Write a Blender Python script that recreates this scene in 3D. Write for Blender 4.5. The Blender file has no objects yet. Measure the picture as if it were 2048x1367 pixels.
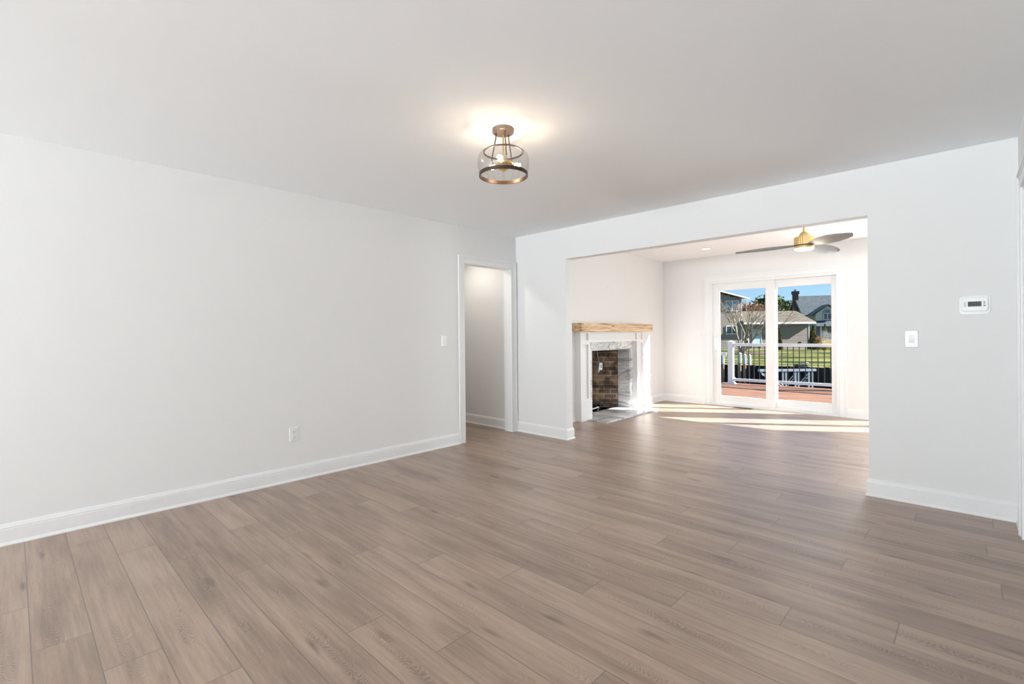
import bpy, math, random
from mathutils import Vector, Matrix
random.seed(7)
S = bpy.context.scene
col = S.collection

# ------------------------------------------------------------------ camera
CAM = Vector((4.1413, -4.40671, 1.2249))
cd = bpy.data.cameras.new('camera'); cam = bpy.data.objects.new('camera', cd); col.objects.link(cam)
yaw, pitch, roll, F = 0.76388, -0.00255, -0.00908, 957.28
fw = Vector((-math.sin(yaw)*math.cos(pitch), math.cos(yaw)*math.cos(pitch), math.sin(pitch)))
rt = Vector((math.cos(yaw), math.sin(yaw), 0)); up = rt.cross(fw)
r2 = math.cos(roll)*rt + math.sin(roll)*up; u2 = -math.sin(roll)*rt + math.cos(roll)*up
cam.matrix_world = Matrix.Translation(CAM) @ Matrix((r2, u2, -fw)).transposed().to_4x4()
cd.sensor_fit = 'HORIZONTAL'; cd.sensor_width = 36.0; cd.lens = F/2048*36.0
cd.shift_y = -13.70/2048; cd.clip_start = 0.02; cd.clip_end = 600
S.camera = cam

# ------------------------------------------------------------------ world, sun, daylight and fill lamps, exposure
SUN_DIR = Vector((-1, -0.66, -0.723)).normalized()
w = bpy.data.worlds.new('world'); S.world = w; w.use_nodes = True
nt = w.node_tree; nt.nodes.clear()
sky = nt.nodes.new('ShaderNodeTexSky'); sky.sky_type = 'HOSEK_WILKIE'; sky.turbidity = 2.2; sky.ground_albedo = 0.3
sky.sun_direction = -SUN_DIR
tint = nt.nodes.new('ShaderNodeMixRGB'); tint.blend_type = 'MULTIPLY'; tint.inputs[0].default_value = 1
tint.inputs[2].default_value = (0.84, 0.98, 1.14, 1)
bg = nt.nodes.new('ShaderNodeBackground'); bg.inputs[1].default_value = 4.2
wo = nt.nodes.new('ShaderNodeOutputWorld')
nt.links.new(sky.outputs[0], tint.inputs[1]); nt.links.new(tint.outputs[0], bg.inputs[0]); nt.links.new(bg.outputs[0], wo.inputs[0])

sl = bpy.data.lights.new('sun', 'SUN'); sl.energy = 22.0; sl.angle = math.radians(0.6); sl.color = (1.0, 0.96, 0.92)
sun = bpy.data.objects.new('sun', sl); col.objects.link(sun)
sun.rotation_euler = SUN_DIR.to_track_quat('-Z', 'Y').to_euler(); sun.location = (30, 20, 25)

def area(name, loc, direction, sx, sy, energy, color=(1, 1, 1), spread=180):
    l = bpy.data.lights.new(name, 'AREA'); l.shape = 'RECTANGLE'; l.size = sx; l.size_y = sy
    l.energy = energy; l.color = color; l.spread = math.radians(spread)
    o = bpy.data.objects.new(name, l); col.objects.link(o); o.location = loc
    o.rotation_euler = Vector(direction).to_track_quat('-Z', 'Y').to_euler(); return o
# added fill lamps: unseen windows behind the camera, and the second glass door
area('fill_rear', (2.3, -12.48, .98), (.1, 1, 3.0), 2.3, 1.6, 1480, (0.85, 0.935, 1.0))
area('fill_side', (-.16, -10.2, .95), (1, .9, 3.2), 1.5, 1.4, 400, (0.85, 0.935, 1.0))
area('daylight_narrow_window', (5.60, .925, 1.35), (-1, 0, 0), .24, 1.5, 30, (0.92, 0.96, 1.0))
area('fill_second_door', (4.21, 4.05, 1.05), (0, -1, .12), 1.6, 1.85, 125, (0.90, 0.955, 1.0))

S.view_settings.view_transform = 'Standard'; S.view_settings.look = 'None'
S.view_settings.exposure = 0.12; S.view_settings.gamma = 1.0; S.view_settings.use_curve_mapping = False
S.cycles.max_bounces = 10; S.cycles.diffuse_bounces = 7; S.cycles.glossy_bounces = 4
S.cycles.transparent_max_bounces = 16; S.cycles.transmission_bounces = 6
S.cycles.sample_clamp_indirect = 6.0; S.cycles.use_denoising = True
S.cycles.caustics_reflective = False; S.cycles.caustics_refractive = False

# ------------------------------------------------------------------ helpers
class MB:
    def __init__(s): s.v = []; s.f = []; s.m = []; s.uv = {}; s.mi = 0
    def add(s, vs, fs, uvs=None):
        b = len(s.v); s.v += [tuple(p) for p in vs]
        for k, f in enumerate(fs):
            if uvs: s.uv[len(s.f)] = uvs[k]
            s.f.append(tuple(b+i for i in f)); s.m.append(s.mi)
        return s
    def box(s, x0, x1, y0, y1, z0, z1, M=None):
        vs = [(x, y, z) for z in (z0, z1) for y in (y0, y1) for x in (x0, x1)]
        if M: vs = [M @ Vector(p) for p in vs]
        return s.add(vs, [(0, 2, 3, 1), (4, 5, 7, 6), (0, 1, 5, 4), (2, 6, 7, 3), (0, 4, 6, 2), (1, 3, 7, 5)])
    def prism(s, poly, a, b, M=None):            # polygon in local xy extruded along z a..b
        n = len(poly); vs = [(x, y, a) for x, y in poly]+[(x, y, b) for x, y in poly]
        if M: vs = [M @ Vector(p) for p in vs]
        return s.add(vs, [tuple(range(n-1, -1, -1)), tuple(range(n, 2*n))]+[(i, (i+1) % n, n+(i+1) % n, n+i) for i in range(n)])
    def lathe(s, prof, seg=32, c=(0, 0, 0), cap=True, M=None):
        vs = []; n = len(prof)
        for k in range(seg):
            a = 2*math.pi*k/seg
            for r, z in prof:
                p = Vector((c[0]+r*math.cos(a), c[1]+r*math.sin(a), c[2]+z)); vs.append(M @ p if M else p)
        fs = []
        for k in range(seg):
            for i in range(n-1):
                a, b = k*n+i, ((k+1) % seg)*n+i; fs.append((a, b, b+1, a+1))
        if cap:
            if prof[0][0] > 1e-5: fs.append(tuple(k*n for k in range(seg-1, -1, -1)))
            if prof[-1][0] > 1e-5: fs.append(tuple(k*n+n-1 for k in range(seg)))
        return s.add(vs, fs)
    def tube(s, pts, r, seg=8, r2=None):
        pts = [Vector(p) for p in pts]; n = len(pts); vs = []
        ref = Vector((0, 0, 1))
        for i, p in enumerate(pts):
            t = (pts[min(i+1, n-1)]-pts[max(i-1, 0)]).normalized()
            rf = ref if abs(t.dot(ref)) < .95 else Vector((1, 0, 0))
            a = t.cross(rf).normalized(); b = t.cross(a)
            rr = r if r2 is None else r+(r2-r)*i/(n-1)
            vs += [p+rr*(math.cos(2*math.pi*k/seg)*a+math.sin(2*math.pi*k/seg)*b) for k in range(seg)]
        fs = [(i*seg+k, i*seg+(k+1) % seg, (i+1)*seg+(k+1) % seg, (i+1)*seg+k) for i in range(n-1) for k in range(seg)]
        fs += [tuple(range(seg-1, -1, -1)), tuple((n-1)*seg+k for k in range(seg))]
        return s.add(vs, fs)
    def ball(s, c, r, seg=14, rings=8, sc=(1, 1, 1)):
        prof = [(max(1e-4, r*math.sin(math.pi*i/rings)), -r*math.cos(math.pi*i/rings)) for i in range(rings+1)]
        M = Matrix.Translation(c) @ Matrix.Diagonal((*sc, 1))
        return s.lathe(prof, seg, cap=False, M=M)
    def build(s, name, mat, parent=None, smooth=False, bevel=0, M=None, seg=2):
        me = bpy.data.meshes.new(name); vs = s.v
        if M: vs = [M @ Vector(p) for p in vs]
        me.from_pydata([tuple(v) for v in vs], [], s.f)
        mats = mat if isinstance(mat, (list, tuple)) else [mat]
        for m in mats: me.materials.append(m)
        if len(mats) > 1: me.polygons.foreach_set('material_index', s.m)
        if s.uv:
            l = me.uv_layers.new(name='uv')
            for p in me.polygons:
                if p.index in s.uv:
                    for k, li in enumerate(p.loop_indices): l.data[li].uv = s.uv[p.index][k]
        if smooth: me.polygons.foreach_set('use_smooth', [True]*len(me.polygons))
        me.validate(); me.update()
        o = bpy.data.objects.new(name, me); col.objects.link(o)
        if parent: o.parent = parent
        if bevel:
            b = o.modifiers.new('bevel', 'BEVEL'); b.width = bevel; b.segments = seg; b.limit_method = 'ANGLE'
            b.angle_limit = math.radians(40)
        if smooth:
            try:
                me.set_sharp_from_angle(angle=math.radians(40))
            except Exception: pass
        return o
def thing(name, label, cat, loc=(0, 0, 0), rz=0, group=None):
    o = bpy.data.objects.new(name, None); col.objects.link(o); o.empty_display_size = .1
    o.location = loc; o.rotation_euler = (0, 0, rz); o['label'] = label; o['category'] = cat
    if group: o['group'] = group
    return o
def tag(o, label, cat, group=None, kind=None):
    o['label'] = label; o['category'] = cat
    if group: o['group'] = group
    if kind: o['kind'] = kind
    return o
def struct(o): o['kind'] = 'structure'; return o
def empty_struct(name, loc=(0, 0, 0)):
    o = bpy.data.objects.new(name, None); col.objects.link(o); o.location = loc; o.empty_display_size = .1
    return struct(o)

# ------------------------------------------------------------------ materials
def newmat(name):
    m = bpy.data.materials.new(name); m.use_nodes = True; t = m.node_tree; t.nodes.clear()
    out = t.nodes.new('ShaderNodeOutputMaterial'); b = t.nodes.new('ShaderNodeBsdfPrincipled')
    t.links.new(b.outputs[0], out.inputs[0]); return m, t, b, out
def N(t, typ, **kw):
    n = t.nodes.new('ShaderNode'+typ)
    for k, v in kw.items():
        if isinstance(k, str) and k.startswith('i_'): n.inputs[k[2:].replace('_', ' ')].default_value = v
        else: setattr(n, k, v)
    return n
def L(t, a, b): t.links.new(a, b)
def plain(name, c, rough=.5, metal=0, spec=.5, noise=0, nscale=30, bump=0, bscale=200):
    m, t, b, o = newmat(name)
    b.inputs['Roughness'].default_value = rough; b.inputs['Metallic'].default_value = metal
    b.inputs['Specular IOR Level'].default_value = spec
    b.inputs['Base Color'].default_value = (*c, 1)
    tc = N(t, 'TexCoord')
    if noise:
        nz = N(t, 'TexNoise', i_Scale=nscale, i_Detail=4.0); L(t, tc.outputs['Object'], nz.inputs['Vector'])
        r = N(t, 'ValToRGB'); r.color_ramp.elements[0].position = .3; r.color_ramp.elements[1].position = .7
        r.color_ramp.elements[0].color = (*[x*(1-noise) for x in c], 1); r.color_ramp.elements[1].color = (*[min(1, x*(1+noise)) for x in c], 1)
        L(t, nz.outputs[0], r.inputs[0]); L(t, r.outputs[0], b.inputs['Base Color'])
    if bump:
        n2 = N(t, 'TexNoise', i_Scale=bscale, i_Detail=3.0); L(t, tc.outputs['Object'], n2.inputs['Vector'])
        bp = N(t, 'Bump', i_Strength=bump, i_Distance=.002); L(t, n2.outputs[0], bp.inputs['Height']); L(t, bp.outputs[0], b.inputs['Normal'])
    return m
def ramp(t, stops):
    r = N(t, 'ValToRGB'); e = r.color_ramp.elements
    while len(e) < len(stops): e.new(.5)
    for k, (p, c) in enumerate(stops): e[k].position = p; e[k].color = (*c, 1)
    return r
def emit(name, c, s):
    m, t, b, o = newmat(name); e = N(t, 'Emission'); e.inputs[0].default_value = (*c, 1); e.inputs[1].default_value = s
    L(t, e.outputs[0], o.inputs[0]); return m
def glassmat(name, tint=(1, 1, 1), refl=1.0):
    m, t, b, o = newmat(name); t.nodes.remove(b)
    tr = N(t, 'BsdfTransparent'); tr.inputs[0].default_value = (*tint, 1)
    gl = N(t, 'BsdfGlossy'); gl.inputs['Roughness'].default_value = .02
    ge = N(t, 'NewGeometry'); dt = N(t, 'VectorMath', operation='DOT_PRODUCT'); L(t, ge.outputs['Normal'], dt.inputs[0]); L(t, ge.outputs['Incoming'], dt.inputs[1])
    ab = N(t, 'Math', operation='ABSOLUTE'); L(t, dt.outputs['Value'], ab.inputs[0])
    om = N(t, 'Math', operation='SUBTRACT'); om.inputs[0].default_value = 1; L(t, ab.outputs[0], om.inputs[1])
    pw = N(t, 'Math', operation='POWER'); L(t, om.outputs[0], pw.inputs[0]); pw.inputs[1].default_value = 5
    mu = N(t, 'Math', operation='MULTIPLY_ADD'); mu.inputs[1].default_value = .90*refl; mu.inputs[2].default_value = .035*refl; L(t, pw.outputs[0], mu.inputs[0])
    mx = N(t, 'MixShader'); L(t, mu.outputs[0], mx.inputs[0])
    L(t, tr.outputs[0], mx.inputs[1]); L(t, gl.outputs[0], mx.inputs[2]); L(t, mx.outputs[0], o.inputs[0]); return m

WALL = plain('wall_paint', (.79, .787, .78), .75, spec=.3, bump=.08, bscale=350)
CEIL = plain('ceiling_paint', (.92, .945, .965), .85, spec=.2, bump=.08, bscale=350)
TRIM = plain('trim_paint', (.82, .82, .82), .35, spec=.45, noise=.01)
PLASTIC = plain('white_plastic', (.82, .82, .81), .3, noise=.01)
PLASTIC2 = plain('white_plastic_insert', (.74, .74, .73), .25, noise=.01)
VINYL = plain('white_vinyl', (.80, .80, .80), .3, noise=.01)
BRASS = plain('brushed_brass', (.78, .56, .25), .32, 1, noise=.06, nscale=60)
BRONZE = plain('dark_bronze', (.10, .065, .05), .35, .9, noise=.1)
BRONZE2 = plain('brown_nickel', (.36, .27, .23), .35, .9, noise=.05)
DARK = plain('black_metal', (.015, .015, .016), .45, .3, noise=.2)
BLADE = plain('grey_blade', (.17, .17, .17), .4, noise=.05)
SLOT = plain('dark_slot', (.05, .05, .05), .6, noise=.1)
GLASS = glassmat('window_glass', (.97, .985, .98), .09)
LAMPGLASS = glassmat('lamp_glass', (.95, .94, .93), 3.2)
BULBGLASS = glassmat('bulb_glass', (1, .97, .92), 1.0)

def floor_mat():
    m, t, b, o = newmat('oak_plank_floor')
    u1 = N(t, 'UVMap', uv_map='plank'); u2 = N(t, 'UVMap', uv_map='aux')
    s1 = N(t, 'SeparateXYZ'); s2 = N(t, 'SeparateXYZ'); L(t, u1.outputs[0], s1.inputs[0]); L(t, u2.outputs[0], s2.inputs[0])
    U, V, R, Q = s1.outputs[0], s1.outputs[1], s2.outputs[0], s2.outputs[1]
    def math_(op, a, bb, c=None):
        n = N(t, 'Math', operation=op)
        for i, x in enumerate((a, bb, c)):
            if x is None: continue
            if isinstance(x, (int, float)): n.inputs[i].default_value = x
            else: L(t, x, n.inputs[i])
        return n.outputs[0]
    def vec(x, y, z):
        n = N(t, 'CombineXYZ')
        for i, q in enumerate((x, y, z)):
            if isinstance(q, (int, float)): n.inputs[i].default_value = q
            else: L(t, q, n.inputs[i])
        return n.outputs[0]
    off = math_('MULTIPLY', R, 91.0)
    # slow tone drift
    nz1 = N(t, 'TexNoise', i_Scale=1.0, i_Detail=2.0); L(t, vec(math_('MULTIPLY_ADD', U, 1.3, off), math_('MULTIPLY', V, 7.0), off), nz1.inputs[0])
    # streaks
    nz2 = N(t, 'TexNoise', i_Scale=1.0, i_Detail=5.0, i_Roughness=.6); L(t, vec(math_('MULTIPLY_ADD', U, 3.0, off), math_('MULTIPLY', V, 55.0), off), nz2.inputs[0])
    # pores
    nz3 = N(t, 'TexNoise', i_Scale=1.0, i_Detail=3.0); L(t, vec(math_('MULTIPLY_ADD', U, 22.0, off), math_('MULTIPLY', V, 520.0), off), nz3.inputs[0])
    # cathedral figure: arches nested along the board around a wandering centre line
    nzc = N(t, 'TexNoise', i_Scale=1.0, i_Detail=3.0, i_Roughness=.55); L(t, vec(math_('MULTIPLY_ADD', U, 3.2, off), math_('MULTIPLY', V, 14.0), off), nzc.inputs[0])
    wan = N(t, 'TexNoise', i_Scale=1.0, i_Detail=1.0); L(t, vec(math_('MULTIPLY_ADD', U, 1.5, off), 3.3, off), wan.inputs[0])
    dv = math_('SUBTRACT', V, math_('MULTIPLY_ADD', wan.outputs[0], .12, .03))
    arg = math_('ADD', math_('ADD', U, math_('MULTIPLY', math_('MULTIPLY', dv, dv), 55.0)), math_('MULTIPLY', nzc.outputs[0], .32))
    rings = math_('SINE', math_('MULTIPLY', arg, 330.0), 0)
    near = N(t, 'MapRange'); near.inputs[1].default_value = .018; near.inputs[2].default_value = .040; near.inputs[3].default_value = 1; near.inputs[4].default_value = 0; L(t, math_('ABSOLUTE', dv, 0), near.inputs[0])
    cmask = N(t, 'TexNoise', i_Scale=1.0, i_Detail=1.0); L(t, vec(math_('MULTIPLY_ADD', U, 1.3, off), 0.0, math_('ADD', off, 5.0)), cmask.inputs[0])
    cm = N(t, 'MapRange'); cm.inputs[1].default_value = .44; cm.inputs[2].default_value = .54; L(t, cmask.outputs[0], cm.inputs[0])
    fig = math_('MULTIPLY', near.outputs[0], cm.outputs[0])
    ringv = math_('MULTIPLY', math_('SUBTRACT', math_('MULTIPLY', rings, .6), .35), math_('MULTIPLY', fig, .15))
    # knots
    vor = N(t, 'TexVoronoi', i_Scale=1.0); L(t, vec(math_('ADD', math_('MULTIPLY_ADD', U, 1.7, off), math_('MULTIPLY', nz2.outputs[0], .12)), math_('ADD', math_('MULTIPLY', V, 7.5), math_('MULTIPLY', nzc.outputs[0], .5)), off), vor.inputs[0])
    kn = N(t, 'MapRange'); kn.inputs[1].default_value = .02; kn.inputs[2].default_value = .15; kn.inputs[3].default_value = -.27; kn.inputs[4].default_value = 0
    L(t, vor.outputs['Distance'], kn.inputs[0])
    val = math_('ADD', math_('MULTIPLY', nz1.outputs[0], .48), math_('MULTIPLY', nz2.outputs[0], .46))
    val = math_('ADD', val, math_('MULTIPLY', math_('SUBTRACT', nz3.outputs[0], .5), .22))
    val = math_('ADD', val, ringv); val = math_('ADD', val, kn.outputs[0])
    val = math_('ADD', val, math_('MULTIPLY', math_('SUBTRACT', R, .5), .10))
    r = ramp(t, [(.20, (.135, .088, .062)), (.38, (.255, .173, .126)), (.52, (.352, .250, .187)), (.68, (.435, .323, .250))])
    L(t, val, r.inputs[0])
    # joints: darker gap along the board edges
    W = .18
    e1 = math_('MINIMUM', V, math_('SUBTRACT', W, V)); e2 = math_('MINIMUM', U, Q); e = math_('MINIMUM', e1, e2)
    g = N(t, 'MapRange'); g.inputs[1].default_value = .0008; g.inputs[2].default_value = .0028; g.inputs[3].default_value = 1; g.inputs[4].default_value = 0
    L(t, e, g.inputs[0])
    mx = N(t, 'MixRGB'); mx.inputs[2].default_value = (.10, .078, .062, 1); L(t, math_('MULTIPLY', g.outputs[0], .85), mx.inputs[0]); L(t, r.outputs[0], mx.inputs[1])
    L(t, mx.outputs[0], b.inputs['Base Color'])
    rr = N(t, 'MapRange'); rr.inputs[3].default_value = .30; rr.inputs[4].default_value = .44; L(t, nz2.outputs[0], rr.inputs[0]); L(t, rr.outputs[0], b.inputs['Roughness'])
    b.inputs['Specular IOR Level'].default_value = 1.2
    bp = N(t, 'Bump', i_Strength=.18, i_Distance=.0012)
    h = math_('SUBTRACT', math_('MULTIPLY', nz3.outputs[0], .6), math_('MULTIPLY', g.outputs[0], 1.5)); L(t, h, bp.inputs['Height'])
    L(t, bp.outputs[0], b.inputs['Normal'])
    return m
FLOOR = floor_mat()

def marble_mat():
    m, t, b, o = newmat('veined_marble'); tc = N(t, 'TexCoord')
    mp = N(t, 'Mapping'); mp.inputs['Rotation'].default_value = (.65, .45, .5); mp.inputs['Scale'].default_value = (1.6, 2.2, 5.0)
    L(t, tc.outputs['Object'], mp.inputs[0])
    def vein(scale, dist, width, off):
        nz = N(t, 'TexNoise', i_Scale=scale, i_Detail=4.0, i_Roughness=.5, i_Distortion=dist)
        ad = N(t, 'VectorMath', operation='ADD'); ad.inputs[1].default_value = (off, off*.7, off*1.3); L(t, mp.outputs[0], ad.inputs[0]); L(t, ad.outputs[0], nz.inputs[0])
        su = N(t, 'Math', operation='SUBTRACT'); su.inputs[1].default_value = .5; L(t, nz.outputs[0], su.inputs[0])
        ab = N(t, 'Math', operation='ABSOLUTE'); L(t, su.outputs[0], ab.inputs[0])
        mr = N(t, 'MapRange'); mr.inputs[1].default_value = 0; mr.inputs[2].default_value = width; mr.inputs[3].default_value = 0; mr.inputs[4].default_value = 1; L(t, ab.outputs[0], mr.inputs[0]); return mr.outputs[0]
    r1 = ramp(t, [(0, (.50, .51, .53)), (1, (1, 1, 1))]); L(t, vein(.55, 1.2, .030, 0), r1.inputs[0])
    r2 = ramp(t, [(0, (.66, .67, .69)), (1, (1, 1, 1))]); L(t, vein(1.5, 1.3, .045, 7), r2.inputs[0])
    nz = N(t, 'TexNoise', i_Scale=1.2, i_Detail=3.0); L(t, mp.outputs[0], nz.inputs[0])
    r3 = ramp(t, [(.36, (.58, .59, .61)), (.58, (.84, .84, .83))]); L(t, nz.outputs[0], r3.inputs[0])
    m1 = N(t, 'MixRGB', blend_type='MULTIPLY'); m1.inputs[0].default_value = 1; L(t, r1.outputs[0], m1.inputs[1]); L(t, r2.outputs[0], m1.inputs[2])
    m2 = N(t, 'MixRGB', blend_type='MULTIPLY'); m2.inputs[0].default_value = 1; L(t, m1.outputs[0], m2.inputs[1]); L(t, r3.outputs[0], m2.inputs[2])
    L(t, m2.outputs[0], b.inputs['Base Color']); b.inputs['Roughness'].default_value = .12
    return m
MARBLE = marble_mat()
def brick_mat(name, c1, c2, mort, bw=.2, bh=.068, ms=.008, soot=False):
    m, t, b, o = newmat(name)
    uv = N(t, 'UVMap', uv_map='uv')
    br = N(t, 'TexBrick', i_Scale=1.0); br.inputs['Brick Width'].default_value = bw; br.inputs['Row Height'].default_value = bh
    br.inputs['Mortar Size'].default_value = ms; br.inputs['Mortar Smooth'].default_value = .15; br.inputs['Color1'].default_value = (*c1, 1)
    br.inputs['Color2'].default_value = (*c2, 1); br.inputs['Mortar'].default_value = (*mort, 1); br.inputs['Bias'].default_value = -.1
    L(t, uv.outputs[0], br.inputs[0])
    nz = N(t, 'TexNoise', i_Scale=7.0, i_Detail=6.0); L(t, uv.outputs[0], nz.inputs[0])
    r = ramp(t, [(.40, (.22, .20, .19)), (.60, (1, 1, 1))]) if soot else ramp(t, [(.3, (.7, .7, .7)), (.7, (1, 1, 1))])
    L(t, nz.outputs[0], r.inputs[0])
    mx = N(t, 'MixRGB', blend_type='MULTIPLY'); mx.inputs[0].default_value = .9; L(t, br.outputs[0], mx.inputs[1]); L(t, r.outputs[0], mx.inputs[2])
    L(t, mx.outputs[0], b.inputs['Base Color']); b.inputs['Roughness'].default_value = .9
    bp = N(t, 'Bump', i_Strength=.8, i_Distance=.006); bp.invert = True; L(t, br.outputs['Fac'], bp.inputs['Height']); L(t, bp.outputs[0], b.inputs['Normal'])
    return m
FIREBRICK = brick_mat('sooty_firebrick', (.30, .20, .125), (.13, .085, .065), (.42, .37, .30), .2, .075, .006, soot=True)
CHIMBRICK = brick_mat('dark_brick', (.10, .045, .04), (.06, .03, .03), (.22, .18, .17), .45, .15, .015)
def beam_mat(name='pine_beam', c0=(.30, .16, .07), c1=(.60, .40, .22), c2=(.74, .55, .36)):
    m, t, b, o = newmat(name); tc = N(t, 'TexCoord'); mp = N(t, 'Mapping'); mp.inputs['Scale'].default_value = (9, 1.2, 22)
    L(t, tc.outputs['Object'], mp.inputs[0]); nz = N(t, 'TexNoise', i_Scale=1.6, i_Detail=5.0, i_Distortion=1.2); L(t, mp.outputs[0], nz.inputs[0])
    r = ramp(t, [(.30, c0), (.46, c1), (.62, c2)]); L(t, nz.outputs[0], r.inputs[0])
    vo = N(t, 'TexVoronoi', i_Scale=1.0); m2 = N(t, 'Mapping'); m2.inputs['Scale'].default_value = (6, 3.4, 11); L(t, tc.outputs['Object'], m2.inputs[0]); L(t, m2.outputs[0], vo.inputs[0])
    kr = ramp(t, [(.06, (.35, .25, .18)), (.2, (1, 1, 1))]); L(t, vo.outputs['Distance'], kr.inputs[0])
    mx = N(t, 'MixRGB', blend_type='MULTIPLY'); mx.inputs[0].default_value = .9; L(t, r.outputs[0], mx.inputs[1]); L(t, kr.outputs[0], mx.inputs[2])
    L(t, mx.outputs[0], b.inputs['Base Color']); b.inputs['Roughness'].default_value = .55
    bp = N(t, 'Bump', i_Strength=.4, i_Distance=.003); L(t, nz.outputs[0], bp.inputs['Height']); L(t, bp.outputs[0], b.inputs['Normal'])
    return m
PINE = beam_mat()
def deck_mat():
    m, t, b, o = newmat('red_deck_board'); tc = N(t, 'TexCoord'); mp = N(t, 'Mapping'); mp.inputs['Scale'].default_value = (1.5, 30, 1)
    L(t, tc.outputs['Object'], mp.inputs[0]); nz = N(t, 'TexNoise', i_Scale=1.4, i_Detail=4.0); L(t, mp.outputs[0], nz.inputs[0])
    r = ramp(t, [(.35, (.09, .042, .026)), (.65, (.31, .15, .085))]); L(t, nz.outputs[0], r.inputs[0]); L(t, r.outputs[0], b.inputs['Base Color'])
    b.inputs['Roughness'].default_value = .7; return m
DECK = deck_mat()

# ------------------------------------------------------------------ room dimensions
H = 2.44; XR = 4.364; OL, OR, OH = .781, 3.591, 2.081; T = .117
Y2 = 3.744; XF = .13; H2 = 2.50; X5 = 5.45; YB = -12.3; TOP = 2.75

# floor: boards laid along X, one mesh
def make_floor():
    me = bpy.data.meshes.new('floor'); vs = []; fs = []; uv1 = []; uv2 = []
    LEN, W = 1.5249, .18
    known = {-2: 1.03, -1: 1.494, 0: .31, 1: .66, 2: .995, 3: 1.393, 4: .757, 5: 1.122, 6: 1.654, 7: .48, 8: .912, 9: 2.814, 10: 1.643,
             11: 2.036, 12: .87, 13: 2.82, 14: 3.158, 15: 2.13, 16: 2.717, 17: 3.23, 18: 3.685}
    rnd = random.Random(3)
    x0, x1 = -2.6, X5+.05; ylo, yhi = YB-.05, Y2+.03
    k0 = int(math.floor((ylo+4.186)/W)); k1 = int(math.ceil((yhi+4.186)/W))
    for k in range(k0, k1):
        ya = -4.186+W*k; yb = ya+W
        j = known.get(k, rnd.uniform(0, LEN)); j -= math.ceil((j-x0)/LEN)*LEN
        while j < x1:
            a, b = max(j, x0), min(j+LEN, x1); ca, cb = max(ya, ylo), min(yb, yhi); s = rnd.random()
            if b-a > 1e-4 and cb-ca > 1e-4:
                n = len(vs); vs += [(a, ca, 0), (b, ca, 0), (b, cb, 0), (a, cb, 0)]; fs.append((n, n+1, n+2, n+3))
                uv1 += [(a-j, ca-ya), (b-j, ca-ya), (b-j, cb-ya), (a-j, cb-ya)]
                uv2 += [(s, LEN-(a-j)), (s, LEN-(b-j)), (s, LEN-(b-j)), (s, LEN-(a-j))]
            j += LEN
    n = len(vs); vs += [(x0, ylo, -.1), (x1, ylo, -.1), (x1, yhi, -.1), (x0, yhi, -.1)]; fs.append((n+3, n+2, n+1, n)); uv1 += [(0, 0)]*4; uv2 += [(0, 0)]*4
    me.from_pydata(vs, [], fs)
    a = me.uv_layers.new(name='plank'); b = me.uv_layers.new(name='aux')
    for i in range(len(uv1)): a.data[i].uv = uv1[i]; b.data[i].uv = uv2[i]
    me.materials.append(FLOOR); o = bpy.data.objects.new('floor', me); col.objects.link(o); return struct(o)
make_floor()

# ceilings
struct(MB().box(-.12, XR+.12, YB, .0, H, TOP).build('ceiling', CEIL))
struct(MB().box(XF-.15, X5+.12, T, Y2, H2, TOP).build('ceiling', CEIL))
struct(MB().box(-2.6, -.12, -1.3, .1, H, TOP).build('ceiling', CEIL))

# walls
DL0, DL1, DH = -.865, -.10, 2.03
m = MB(); m.box(-.12, 0, YB, -11, 0, H); m.box(-.12, 0, -11, -9.4, 0, .2); m.box(-.12, 0, -11, -9.4, 1.7, H); m.box(-.12, 0, -9.4, DL0-.02, 0, H); m.box(-.12, 0, DL0-.02, DL1+.02, DH+.02, H); m.box(-.12, 0, DL1+.02, .0, 0, H)
struct(m.build('wall_left', WALL))
AXW = Matrix(((1, 0, 0, 0), (0, 0, 1, 0), (0, 1, 0, 0), (0, 0, 0, 1)))
m = MB(); m.prism([(-.12, 0), (OL, 0), (OL, OH), (OR, OH), (OR, 0), (X5+.12, 0), (X5+.12, TOP), (-.12, TOP)], 0, T, M=AXW)
struct(m.build('wall_back', WALL, bevel=.004))
RD0, RD1, RDH = -1.20, -.35, 2.05
m = MB(); m.box(XR, XR+.12, YB, RD0, 0, H); m.box(XR, XR+.12, RD0, RD1, RDH, H); m.box(XR, XR+.12, RD1, 0, 0, H)
struct(m.build('wall_right', WALL))
m = MB(); Y = YB; WZ0, WZ1 = .12, 1.85
m.box(-.12, 1.1, Y-.15, Y, 0, TOP); m.box(3.5, XR+.12, Y-.15, Y, 0, TOP)
for a, b in ((1.1, 3.5),): m.box(a, b, Y-.15, Y, 0, WZ0); m.box(a, b, Y-.15, Y, WZ1, TOP)
struct(m.build('wall_rear', WALL))
for i, (a, b) in enumerate(((1.1, 3.5),)):
    wn = empty_struct('window_%d' % (i+1), (0, 0, 0))  # unseen window, opened for the rear fill lamp
    f = MB(); f.box(a, a+.06, Y-.1, Y-.05, WZ0, WZ1); f.box(b-.06, b, Y-.1, Y-.05, WZ0, WZ1); f.box(a+.06, b-.06, Y-.1, Y-.05, WZ0, WZ0+.06); f.box(a+.06, b-.06, Y-.1, Y-.05, WZ1-.06, WZ1)
    f.box(a+.06, b-.06, Y-.1, Y-.05, .96, 1.01); f.build('window_frame', VINYL, wn)
    MB().box(a+.06, b-.06, Y-.078, Y-.072, WZ0+.06, WZ1-.06).build('pane', GLASS, wn)
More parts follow.
